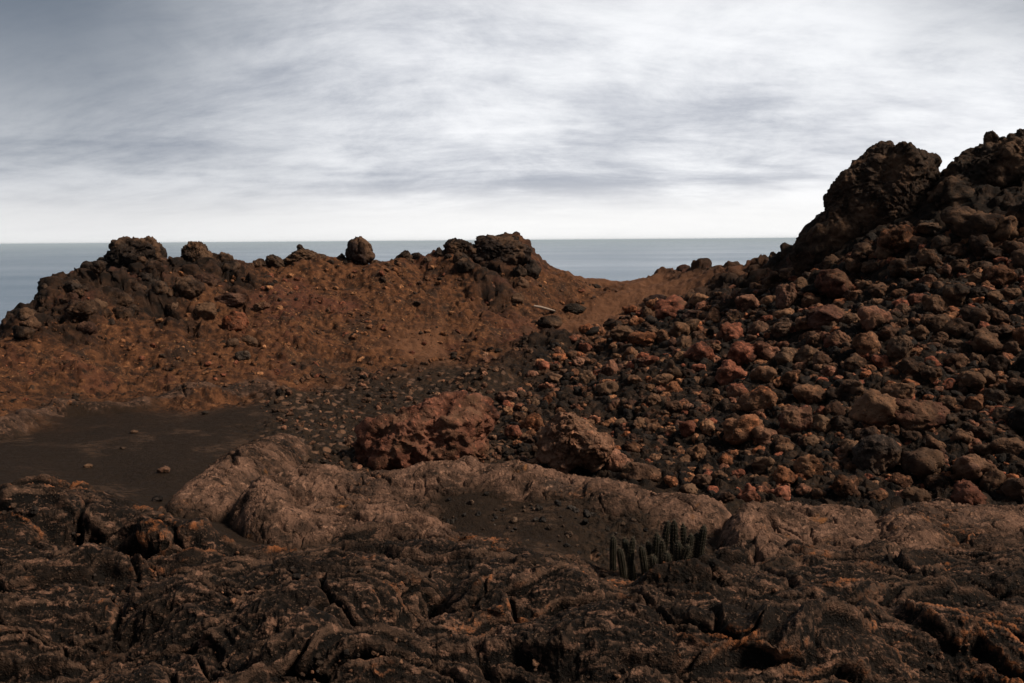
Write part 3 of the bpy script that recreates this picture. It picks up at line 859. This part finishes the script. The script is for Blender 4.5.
for i, (px, py, w, h) in enumerate(((990, 141, 13, 20), (1020, 143, 14, 15), (1003, 146, 26, 18), (806, 240, 16, 14))):
    px_rock(px, py, w, h, 90 + i, (.022, .018, .016), ("knob standing highest on the broad black crag", "knob at the photo edge on top of the broad black crag", "low hump between the two knobs of the broad crag", "small jut low on the seaward edge of the tall crag")[i], sub=5, rough=1.3, freq=1.6, Yd=14.2 if px > 900 else 14.7, group="small blocks on the crag tops")

# rocks one can name on the slope and the hill
LM = [
    (791, 274, 25, 15, TAN, "pale tan rock lying on top of a pitted pinkish rock high on the slope", "the pale tan rock"),
    (786, 298, 21, 31, PINK, "upright pinkish rock full of pits under the pale tan rock", "the pitted pinkish rock"),
    (784, 331, 28, 19, (.085, .052, .036), "oval brown rock below the pitted pinkish rock", "the oval brown rock"),
    (829, 318, 46, 28, (.10, .048, .034), "big reddish brown rock above the bright red rock", "the big reddish brown rock"),
    (837, 342, 25, 25, RED, "bright red angular rock in the middle of the rubble slope", "the bright red rock"),
    (935, 327, 34, 26, (.085, .052, .034), "brown rock shaped like a loaf below the crags", "the loaf shaped rock"),
    (876, 456, 52, 46, (.050, .038, .032), "large smooth grey brown boulder low on the slope", "the large grey brown boulder"),
    (917, 416, 66, 38, (.085, .036, .026), "long red brown boulder above the large grey brown one", "the long red brown boulder"),
    (797, 422, 36, 34, (.12, .054, .038), "tall reddish tan rock with a lumpy top low on the slope", "the lumpy reddish tan rock"),
    (900, 352, 25, 36, (.070, .047, .034), "upright egg shaped brown rock next to the bright red rock", "the egg shaped rock"),
    (983, 268, 28, 15, (.070, .044, .032), "flat brown rock under the broad black crag", "the flat brown rock"),
    (930, 229, 28, 13, (.065, .046, .036), "grey brown flake at the foot of the tall crag", "the grey brown flake"),
    (927, 282, 18, 16, (.13, .065, .042), "small tan and red rock in the black patch below the crags", "the small tan and red rock"),
    (869, 244, 14, 13, (.11, .060, .036), "small tan block where the tall crag meets the slope", "the small tan block"),
    (903, 311, 18, 16, (.085, .048, .034), "squarish brown rock above the egg shaped rock", "the squarish brown rock"),
    (807, 356, 28, 24, (.070, .045, .032), "dull brown rock just downhill from the bright red rock", "the dull brown rock"),
    (694, 316, 27, 13, (.11, .060, .044), "flat pinkish rock at the upper end of the slope near the saddle", "the flat pinkish rock"),
]
taken = []
for i, (px, py, w, h, tn, lb, lm) in enumerate(LM):
    px_rock(px, py, w, h, 110 + i, tn, lb, sub=5, lm=lm, rotz=.0, name="boulder" if w > 45 else "rock", cat="boulder" if w > 45 else "rock")
    taken.append((px, py, max(w, h) * .42))
HG = None
for i, (px, py, w, h, tn, lb) in enumerate((
        (236, 322, 26, 24, (.15, .052, .028), "bright rust red boulder half way up the cinder hill"),
        (230, 300, 34, 15, (.085, .045, .032), "flat tan rock just uphill from the rust red boulder"),
        (248, 343, 22, 16, (.065, .042, .030), "brown block downhill from the rust red boulder"),
        (262, 306, 18, 9, (.075, .035, .024), "small flat reddish rock uphill of the rust red boulder on its seaward side"),
        (243, 356, 16, 12, (.06, .045, .036), "greyish stone at the bottom of the pile under the rust red boulder"),
        (233, 344, 13, 12, (.06, .042, .034), "small rounded stone touching the underside of the rust red boulder"),
        (488, 303, 13, 11, (.15, .055, .036), "small bright red rock below the flat topped outcrop"),
        (473, 300, 7, 7, (.13, .05, .03), "pebble sized red stone beside the small bright red rock"),
        (115, 317, 4, 7, (.30, .24, .19), "tiny pale stone on the hillside under the biggest crag"),
        (205, 312, 26, 20, (.075, .042, .026), "tan lump on the hill seaward of the rust red boulder"),
        (190, 287, 28, 24, (.06, .036, .025), "brown block below the square topped crag"),
        (120, 300, 30, 26, (.032, .022, .018), "dark block under the biggest crag on the crest"),
        (80, 312, 26, 22, (.05, .03, .02), "brown lump low under the outer crest"),
        (550, 322, 26, 14, (.03, .022, .018), "black rock with a flat top at the head of the basin"),
        (575, 310, 24, 14, (.028, .022, .018), "dark rock at the edge of the ochre saddle"),
        (655, 300, 24, 12, (.04, .024, .022), "purplish dark rock sitting on the ochre saddle"))):
    px_rock(px, py, w, h, 140 + i, tn, lb, sub=5 if w > 15 else 4)
    landmarks.append((px, py, lb))
# stones on the sand flat and on the crust
for i, (px, py, w, h, tn, lb) in enumerate((
        (164, 470, 14, 8, (.12, .065, .050), "pinkish stone lying alone on the brown sand flat"),
        (302, 459, 12, 9, (.03, .028, .028), "black stone with a glint at the top of the low grey mound"),
        (134, 432, 9, 4, (.025, .02, .018), "small black stone far out on the sand flat"),
        (88, 466, 10, 5, (.05, .034, .025), "small brown stone near the middle of the sand flat"),
        (123, 448, 6, 3, (.022, .018, .016), "black pebble on the sand flat between two small stones"),
        (157, 499, 12, 7, (.02, .017, .016), "black stone at the sand's edge against the low grey mound"),
        (205, 413, 7, 4, (.03, .024, .02), "dark pebble at the far edge of the sand flat"))):
    px_rock(px, py, w, h, 170 + i, tn, lb, name="stone", cat="stone", sub=4)

# dry stick
hs = hit(545, 312)
sp = [P(534, 306, hs[1] - .4), P(541, 307.3, hs[1] - .4), P(548, 309.2, hs[1] - .42), P(555, 311, hs[1] - .42)]
ring = 7; vs, fs = [], []
for i, q in enumerate(sp):
    rr = (.022, .03, .028, .016)[i]
    for j in range(ring):
        a = 2 * math.pi * j / ring
        vs.append((q[0], q[1] + rr * math.cos(a), q[2] + rr * math.sin(a)))
for i in range(3):
    for j in range(ring):
        fs.append((i * ring + j, i * ring + (j + 1) % ring, (i + 1) * ring + (j + 1) % ring, (i + 1) * ring + j))
mw, nw = new_mat("weathered_wood")
pw = nw.node('ShaderNodeNewGeometry').outputs['Position']
finish(nw, nw.mix(nw.noise(pw, 30), (.20, .15, .12), (.36, .29, .24)), .85, nw.noise(pw, 60), .4, .01)
link("dry_stick", make_mesh("dry_stick", np.array(vs), np.array(fs), mw), "thin pale dry stick lying on the dark head of the basin", "stick")

# ------------------------------------------------------------------ scree: up to 300 single rocks, the rest one rubble object
protos = []
for i in range(14):
    rs = np.random.default_rng(500 + i)
    lb = [(0, 0, 0, .9, .75 + .25 * rs.random(), .62 + .3 * rs.random())]
    for _ in range((0, 3, 2, 4)[i % 4]):
        aa, rr = rs.uniform(0, 6.28), rs.uniform(.3, .48)
        lb.append((.72 * math.cos(aa), .6 * math.sin(aa), rs.uniform(-.2, .55), rr, rr, rr * rs.uniform(.8, 1.2)))
    protos.append(mesh_rock("rock", 4, lb, 800 + i, rough=1.05, freq=(1.7, 1.2)[i % 2], facet=.5 + .6 * rs.random(), cuts=13))


def inside(px, py, poly):
    c = False; j = len(poly) - 1
    for i in range(len(poly)):
        xi, yi = poly[i]; xj, yj = poly[j]
        if (yi > py) != (yj > py) and px < (xj - xi) * (py - yi) / (yj - yi) + xi: c = not c
        j = i
    return c


scree_poly = [(520, 470), (505, 400), (560, 345), (640, 310), (700, 296), (775, 278), (830, 262), (900, 232), (1060, 215), (1060, 500), (900, 500), (800, 497), (720, 500), (640, 480), (600, 470)]
cand = []
tries = 0
while len(cand) < 268 and tries < 40000:
    tries += 1
    px, py = random.uniform(505, 1058), random.uniform(215, 500)
    if not inside(px, py, scree_poly): continue
    near = sstep(500, 700, px) * .5 + .5
    r = random.choice((9, 10, 11, 12, 13.5, 16, 19, 22)) * (.64 + .58 * max(0, min(1, (px - 560) / 250)))
    if random.random() < .25: r *= .75
    if math.hypot(px - 575, py - 442) < 46: continue
    if any((px - a) ** 2 + (py - b) ** 2 < (.62 * (r + c)) ** 2 for a, b, c in taken): continue
    taken.append((px, py, r)); cand.append((px, py, r))
pos, ok = hits([c[0] for c in cand], [c[1] + c[2] * .45 for c in cand])
KIND = [("reddish", (.110, .045, .030)), ("rust coloured", (.115, .053, .029)), ("tan", (.125, .071, .043)), ("pinkish brown", (.115, .061, .043)), ("brown", (.082, .046, .029)), ("dark brown", (.050, .030, .021)), ("dull brown", (.070, .046, .032)), ("black", (.023, .0165, .013))]
used = {}
GN = "loose rocks on the rubble slope"
for i, ((px, py, r), p, k) in enumerate(zip(cand, pos, ok)):
    if not k: continue
    rs = np.random.default_rng(3000 + i)
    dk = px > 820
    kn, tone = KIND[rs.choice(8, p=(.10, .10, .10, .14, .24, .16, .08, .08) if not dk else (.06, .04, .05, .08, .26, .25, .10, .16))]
    tone = np.array(tone) * (1.0 + .6 * rs.random()) * (.62 if (py < 292 and px > 730) else np.array((1.35, 1.27, 1.2)) if px < 800 else np.array((1.25, 1.15, 1.08)) if px < 900 else .75)  # far right tones lowered: lens vignette painted into the rock colour
    s = r * p[1] / F
    sc = np.array([1.0, .95, .85]) * s * (.85 + .3 * rs.random(3))
    q = p + np.array([0, -s * .25, s * .5])
    size = "big" if r > 12 else ("middling" if r > 8.5 else "small")
    shape = ("long" if sc[0] > sc[2] * 1.5 else "upright" if sc[2] > sc[0] * 1.02 else "rounded" if (i % 3) else "jagged")
    a, b, lm = min(landmarks, key=lambda t: (t[0] - px) ** 2 + (t[1] - py) ** 2)
    ddx, ddy = px - a, py - b
    lm = lm if lm.startswith("the") else "the " + lm
    where = ("above" if ddy < 0 else "below") if abs(ddy) > abs(ddx) * .8 else ("to the right of" if ddx > 0 else "to the left of")
    dist = "close" if math.hypot(ddx, ddy) < 40 else ("a little way" if math.hypot(ddx, ddy) < 80 else "far")
    if where in ("above", "below"): where = dist + " " + where if dist != "a little way" else "a little way " + where
    else: where = dist + " " + where if dist != "close" else "close by, " + where
    label = f"{size} {shape} {kn} rock {where} {lm}"
    label = " ".join(label.split()[:16])
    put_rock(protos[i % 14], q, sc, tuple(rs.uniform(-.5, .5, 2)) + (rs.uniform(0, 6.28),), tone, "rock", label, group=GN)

# the small rubble as one mesh
low = []
for i in range(8):
    low.append(rock_shape(4 if i < 2 else 3 if i < 4 else 2, [(0, 0, 0, .95, .8, .7)], 900 + i, rough=1.1, freq=1.4, cuts=11))


grit = [rock_shape(1, [(0, 0, 0, .95, .8, .7)], 960 + i, rough=.9, freq=1.2, cuts=5) for i in range(6)]


def scatter(name, label, cat, pxs, pys, sizes, mats_tones, sub_far=True, embed=.4, clsmask=None):
    pos, ok = hits(pxs, pys)
    vs, fs, cs = [], [], []; o = 0
    for i in range(len(pxs)):
        if not ok[i]: continue
        rs = np.random.default_rng(7000 + i)
        v, f = low[int(rs.integers(0, 4)) if sizes[i] > 3.0 else int(rs.integers(4, 8))] if sizes[i] > 1.3 else grit[int(rs.integers(0, 6))]
        s = sizes[i] * pos[i][1] / F
        R = np.array(Euler(tuple(rs.uniform(-.7, .7, 2)) + (rs.uniform(0, 6.28),)).to_matrix())
        vv_ = (v * np.array([1, .9, .8]) * (.75 + .5 * rs.random(3)) * s) @ R.T + pos[i] + np.array([0, 0, s * embed])
        vs.append(vv_); fs.append(f + o); o += len(v)
        cs.append(np.tile(mats_tones[int(rs.integers(0, len(mats_tones)))] * (.8 + .9 * rs.random()), (len(v), 1)))
    me = make_mesh(name, np.concatenate(vs), np.concatenate(fs), M_RUB, {"tone": np.concatenate(cs)})
    return link(name, me, label, cat, kind="stuff")


def rubble_material():
    m, n = new_mat("loose_stones")
    a = n.node('ShaderNodeAttribute', attribute_name="tone")
    pos = n.node('ShaderNodeNewGeometry').outputs['Position']
    nC = n.noise(pos, 18, 5, .65); nD = n.noise(pos, 70, 3, .6)
    c = n.mix(1.0, a.outputs['Color'], n.mix(n.rng(nC, .34, .68), (.25, .2, .18), (1.9, 1.7, 1.55)), 'MULTIPLY')
    finish(n, c, n.rng(nC, .3, .7, .55, .95), n.math('ADD', nC, n.math('MULTIPLY', nD, .5)), .9, .03, .12)
    return m


M_RUB = rubble_material()
T = [np.array(t) for _, t in KIND]


def samples(poly, n, bias=None):
    xs = [p[0] for p in poly]; ys = [p[1] for p in poly]; out = []
    while len(out) < n:
        a, b = random.uniform(min(xs), max(xs)), random.uniform(min(ys), max(ys))
        if inside(a, b, poly) and (bias is None or random.random() < bias(a, b)): out.append((a, b))
    return out


scree_wide = scree_poly[:8] + [(1060, 212), (1260, 215), (1260, 500), (1060, 500)] + scree_poly[10:]
s = samples(scree_wide, 6800)
sz = [random.choice((1.4, 1.8, 2.4, 3.2, 4.4, 5.8, 7.2, 8.5)) for _ in s]
scatter("rubble", "small broken stones filling the gaps of the rubble slope", "rubble", [a for a, _ in s], [b for _, b in s], sz, [t * np.array((1.05, .94, .86)) for t in T] + [t * .35 for t in T[3:]] + [np.array((.011, .009, .008))] * 3)
basin = [(250, 400), (300, 378), (420, 366), (500, 350), (560, 340), (560, 400), (520, 470), (480, 470), (330, 468), (290, 440)]
s = samples(basin, 2600)
sz = [random.choice((.4, .5, .5, .6, .6, .7, .8, .9, 1.1, 1.5, 2.4, 4.2)) for _ in s]
for _ in range(150):
    s.append((random.uniform(340, 515), random.uniform(440, 478))); sz.append(random.choice((1.2, 1.6, 2.2, 3, 4, 5.5)))
scatter("gravel", "tan and black gravel strewn over the floor of the basin", "gravel", [a for a, _ in s], [b for _, b in s], sz, [np.array(c) for c in ((.09, .048, .032), (.014, .011, .009), (.03, .019, .013), (.04, .024, .016), (.06, .034, .022), (.10, .06, .04))])
hillp = [(0, 420), (0, 345), (60, 300), (110, 275), (240, 275), (400, 268), (480, 262), (545, 275), (620, 292), (540, 340), (480, 362), (360, 372), (250, 388), (120, 400)]
s = samples(hillp, 11000)
sz = [random.choice((.5, .5, .6, .6, .7, .7, .8, .9, 1.0, 1.2)) if i % 14 else random.choice((1.6, 2.2, 3.0, 4.2)) for i, _ in enumerate(s)]
scatter("gravel", "rust brown cinders strewn over the face of the hill", "cinders", [a for a, _ in s], [b for _, b in s], sz, [np.array(c) for c in ((.085, .042, .022), (.10, .048, .024), (.09, .036, .022), (.05, .028, .018), (.022, .015, .011), (.018, .013, .010), (.07, .036, .020), (.17, .09, .047))])
pock = [(400, 505), (440, 490), (520, 495), (620, 515), (700, 525), (710, 560), (600, 560), (540, 548), (460, 530)]
s = samples(pock, 140)
sz = [random.choice((1.5, 2, 2.5, 3.2, 4.2)) for _ in s]
scatter("gravel", "black and grey gravel in the hollow in front of the long lava mound", "gravel", [a for a, _ in s], [b for _, b in s], sz, [np.array(c) for c in ((.016, .015, .015), (.03, .028, .027), (.012, .011, .010), (.045, .032, .024))])

fgp = [(0, 500), (160, 540), (300, 560), (560, 570), (760, 580), (1024, 585), (1024, 683), (0, 683)]
s = samples(fgp, 900)
sz = [random.choice((1.0, 1.4, 1.8, 2.4, 3.2, 4.5)) for _ in s]
scatter("gravel", "small dark and tan crumbs of lava lying on the near crust", "gravel", [a for a, _ in s], [b for _, b in s], sz, [np.array(c) for c in ((.02, .015, .012), (.03, .02, .015), (.06, .036, .024), (.10, .055, .035), (.014, .012, .011))])

# ------------------------------------------------------------------ lava cactus
mc, nc_ = new_mat("cactus_skin")
pc = nc_.node('ShaderNodeNewGeometry').outputs['Position']
finish(nc_, nc_.mix(nc_.noise(pc, 14), (.008, .008, .006), (.020, .018, .012)), .8, nc_.noise(pc, 90), .3, .005, .1)
ms, ns_ = new_mat("cactus_spine")
finish(ns_, ns_.mix(ns_.noise(ns_.node('ShaderNodeNewGeometry').outputs['Position'], 9), (.06, .048, .033), (.13, .10, .068)), .6)
cb = hit(655, 566)
cact = bpy.data.objects.new("lava_cactus", None); COL.objects.link(cact)
cact.location = (P(655, 566, 4.95)[0], 4.95, float(height(np.array([P(655, 566, 4.95)[0]]), np.array([4.95]))[0]))
cact['label'] = "clump of dark upright lava cactus stems growing in the hollow of the crust"; cact['category'] = "cactus"


def cactus_stem(base, h, r, lean, seed):
    rs = np.random.default_rng(seed); nr, nc = 22, 40
    t = np.linspace(0, 1, nr); a = np.linspace(0, 2 * math.pi, nc, endpoint=False)
    prof = r * (.82 + .18 * np.sin(t * 2.4)) * np.sqrt(np.clip(1 - ((t - .84) / .16).clip(0) ** 2, 0, 1)); prof[-1] = .0015
    ribs = 1 + .13 * np.cos(10 * a)
    z = t * h
    X_ = base[0] + lean[0] * t ** 1.4 * h; Y_ = base[1] + lean[1] * t ** 1.4 * h
    v = np.stack([X_[:, None] + prof[:, None] * ribs * np.cos(a), Y_[:, None] + prof[:, None] * ribs * np.sin(a), np.broadcast_to((base[2] + z)[:, None], (nr, nc))], -1).reshape(-1, 3)
    i = np.arange(nr * nc).reshape(nr, nc); j = np.roll(i, -1, 1)
    f = np.stack([i[:-1], j[:-1], j[1:], i[1:]], -1).reshape(-1, 4)
    st = link("stem", make_mesh("stem", v, f, mc), parent=cact)
    sv, sf = [], []
    for q in range(10):
        ang = 2 * math.pi * q / 10
        for tt in np.arange(.06, 1.0, .055):
            pr = np.interp(tt, t, prof) * 1.12
            c = np.array([base[0] + lean[0] * tt ** 1.4 * h + pr * math.cos(ang), base[1] + lean[1] * tt ** 1.4 * h + pr * math.sin(ang), base[2] + tt * h])
            for _ in range(4):
                d = np.array([math.cos(ang), math.sin(ang), .35]) + rs.normal(0, .55, 3); d /= np.linalg.norm(d)
                e = np.cross(d, (0.3, .2, 1)); e /= np.linalg.norm(e); g = np.cross(d, e); L = rs.uniform(.010, .020); k = len(sv)
                for w_ in (0, 2.09, 4.19): sv.append(c + .0006 * (math.cos(w_) * e + math.sin(w_) * g))
                sv.append(c + d * L)
                sf += [(k, k + 1, k + 3), (k + 1, k + 2, k + 3), (k + 2, k, k + 3)]
    link("spines", make_mesh("spines", np.array(sv), np.array(sf), ms, smooth=False), parent=st)


STEMS = [(613, 536, 4.98, .20), (624, 538, 4.90, .19), (633, 537, 4.86, .20), (641, 546, 4.82, .16), (648, 541, 5.0, .2), (657, 533, 4.92, .24), (668, 521, 5.02, .30), (674, 520, 4.94, .29), (683, 523, 4.96, .27), (662, 540, 4.84, .18),
         (691, 534, 4.84, .19), (697, 533, 4.92, .21), (704, 525, 4.9, .25), (678, 541, 4.8, .17), (652, 555, 4.76, .12), (688, 545, 4.78, .14), (619, 548, 4.8, .14), (667, 552, 4.76, .13)]
for i, (px, py, Yd, hh) in enumerate(STEMS):
    top = P(px, py, Yd)
    g0 = float(height(np.array([top[0]]), np.array([Yd]))[0]) - .02
    hh = max(.08, top[2] - g0)
    rs = random.Random(i)
    ln = (rs.uniform(-.16, .16) + (px - 660) / 420, rs.uniform(-.14, .08))
    b = np.array([top[0] - ln[0] * hh, Yd - ln[1] * hh, g0]) - np.array(cact.location)
    cactus_stem(b, hh, rs.uniform(.015, .024), ln, i)

# ------------------------------------------------------------------ sea
HAZE = 0.5 / 6500
msea, nsea = new_mat("sea_water")
pp = nsea.node('ShaderNodeNewGeometry').outputs['Position']
mp = nsea.node('ShaderNodeMapping'); nsea.put(mp.inputs[0], pp); mp.inputs['Scale'].default_value = (.0006, .0016, 1)
sw = nsea.noise(mp.outputs[0], 1.0, 5, .6)
mp2 = nsea.node('ShaderNodeMapping'); nsea.put(mp2.inputs[0], pp); mp2.inputs['Scale'].default_value = (.02, .05, 1)
wv = nsea.noise(mp2.outputs[0], 1.0, 4, .6)
finish(nsea, nsea.mix(sw, (.008, .046, .105), (.012, .060, .125)), nsea.rng(sw, .3, .7, .17, .27), wv, .22, 3.0, .5)
S = 55000
gx = np.concatenate([-np.geomspace(S, 200, 24), np.geomspace(200, S, 24)])
GX, GY = np.meshgrid(gx, gx)
link("sea", make_mesh("sea", np.stack([GX, GY, np.full(GX.shape, -62.0)], -1).reshape(-1, 3), grid_faces(*GX.shape), msea), "grey blue sea reaching the horizon", "sea", kind="structure")

# ------------------------------------------------------------------ sea air
mh, nh = new_mat("sea_haze")
pv = nh.node('ShaderNodeVolumePrincipled'); pv.inputs['Color'].default_value = (.70, .86, 1, 1); pv.inputs['Density'].default_value = HAZE
oh = nh.node('ShaderNodeOutputMaterial'); mh.node_tree.links.new(pv.outputs[0], oh.inputs['Volume'])
hb = 60000.0
hv = np.array([(x, y, z) for z in (-90.0, 8.0) for y in (-hb, hb) for x in (-hb, hb)])
hf = np.array([(0, 2, 3, 1), (4, 5, 7, 6), (0, 1, 5, 4), (2, 6, 7, 3), (0, 4, 6, 2), (1, 3, 7, 5)])
link("haze", make_mesh("haze", hv, hf, mh, smooth=False), "pale sea air fading the far water", "haze", kind="stuff")

# ------------------------------------------------------------------ light and sky
SUN_EL, SUN_AZ = math.radians(46), math.radians(106)     # azimuth from the view direction towards the right
sun_d = bpy.data.lights.new("sun", 'SUN'); sun_d.energy = 1.5; sun_d.angle = math.radians(10); sun_d.color = (1, .85, .68)
sun = bpy.data.objects.new("sun", sun_d); COL.objects.link(sun)
sd = Vector((math.sin(SUN_AZ) * math.cos(SUN_EL), math.cos(SUN_AZ) * math.cos(SUN_EL), math.sin(SUN_EL)))
sun.rotation_euler = (-sd).to_track_quat('-Z', 'Y').to_euler()

world = bpy.data.worlds.new("World"); scene.world = world; world.use_nodes = True
nt = world.node_tree; nt.nodes.clear(); n = N(nt)
sky = n.node('ShaderNodeTexSky', sky_type='NISHITA'); sky.sun_disc = False
sky.sun_elevation = SUN_EL; sky.sun_rotation = SUN_AZ; sky.altitude = 60; sky.air_density = 1.0; sky.dust_density = 2.0
d = n.node('ShaderNodeTexCoord').outputs['Generated']
sep = n.node('ShaderNodeSeparateXYZ'); n.put(sep.inputs[0], d)
zc = n.math('MAXIMUM', sep.outputs[2], 0.0)
den = n.math('ADD', zc, .38)
pl = n.node('ShaderNodeCombineXYZ')
n.put(pl.inputs[0], n.math('DIVIDE', sep.outputs[0], den)); n.put(pl.inputs[1], n.math('DIVIDE', sep.outputs[1], den))
warp = n.noise(pl.outputs[0], .5, 3, .5, 0, out=1)
wp = n.vmath('ADD', pl.outputs[0], n.vmath('MULTIPLY', n.vmath('SUBTRACT', warp, (.5, .5, .5)), (.5, .5, .5)))
bandv = n.node('ShaderNodeMapping'); n.put(bandv.inputs[0], d); bandv.inputs['Scale'].default_value = (2.2, 2.2, 26)
band = n.noise(bandv.outputs[0], 1.0, 6, .58, .4)
mpw = n.node('ShaderNodeMapping'); n.put(mpw.inputs[0], wp); mpw.inputs['Rotation'].default_value = (0, 0, .5); mpw.inputs['Scale'].default_value = (.6, .75, 1)
mpw.inputs['Location'].default_value = (1.7, .4, 0)
big = n.noise(mpw.outputs[0], 1.6, 3, .5, .2)
mid = n.noise(mpw.outputs[0], 5.6, 9, .66, .3)
mps = n.node('ShaderNodeMapping'); n.put(mps.inputs[0], wp); mps.inputs['Rotation'].default_value = (0, 0, 1.15); mps.inputs['Scale'].default_value = (.7, 2.6, 1)
strk = n.noise(mps.outputs[0], 4.6, 9, .68, .3)
dens = n.math('ADD', n.math('ADD', n.math('MULTIPLY', big, .31), n.math('MULTIPLY', mid, .24)), n.math('MULTIPLY', strk, .20))
lowb = n.rng(zc, .20, .06)
dens = n.math('ADD', dens, n.math('ADD', n.math('MULTIPLY', n.math('MULTIPLY', n.math('SUBTRACT', band, .5), lowb), .42), .13))
bright = n.mix(n.rng(dens, .41, .645), (5.75, 5.8, 5.95), (2.5, 2.66, 3.05))
# a brighter belt low over the sea, darker upper corners, added dimming overhead and behind
belt = n.rng(zc, .02, .075, 1, 0)
cl = n.mix(n.math('MULTIPLY', belt, .85), bright, (5.9, 5.85, 5.8))
wob = n.math('MULTIPLY', n.math('SUBTRACT', big, .5), .5)
lft = n.rng(n.math('ADD', sep.outputs[0], wob), -.02, -.50); rgt = n.rng(n.math('ADD', sep.outputs[0], wob), .22, .56)
thick = n.math('ADD', n.math('MULTIPLY', lft, n.rng(zc, -.08, .26)), n.math('MULTIPLY', rgt, n.rng(zc, .14, .27)), True)
cl = n.mix(thick, cl, n.mix(.9, cl, (.5, .7, 1.0)))
top_dim = n.rng(zc, .20, .50)  # sky overhead, mostly out of view, darkened to make the light more directional
cl = n.mix(top_dim, cl, n.mix(.9, cl, (1.05, 1.1, 1.2)))
back = n.rng(sep.outputs[1], .45, -.25)  # unseen sky behind the viewer, darkened so faces turned this way stay dark
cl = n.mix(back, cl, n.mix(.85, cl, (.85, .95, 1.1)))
cover = n.rng(dens, .30, .42, .9, .98)
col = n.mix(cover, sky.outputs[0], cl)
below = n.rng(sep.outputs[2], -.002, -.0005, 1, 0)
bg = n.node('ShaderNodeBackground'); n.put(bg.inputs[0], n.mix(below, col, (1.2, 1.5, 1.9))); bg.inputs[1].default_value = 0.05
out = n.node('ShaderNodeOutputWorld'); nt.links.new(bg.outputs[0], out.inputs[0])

vs_ = scene.view_settings
vs_.view_transform = 'Standard'; vs_.look = 'None'; vs_.gamma = 1.0; vs_.use_curve_mapping = False; vs_.exposure = 1.78
scene.cycles.max_bounces = 4; scene.cycles.diffuse_bounces = 2; scene.cycles.glossy_bounces = 2
scene.cycles.use_denoising = True
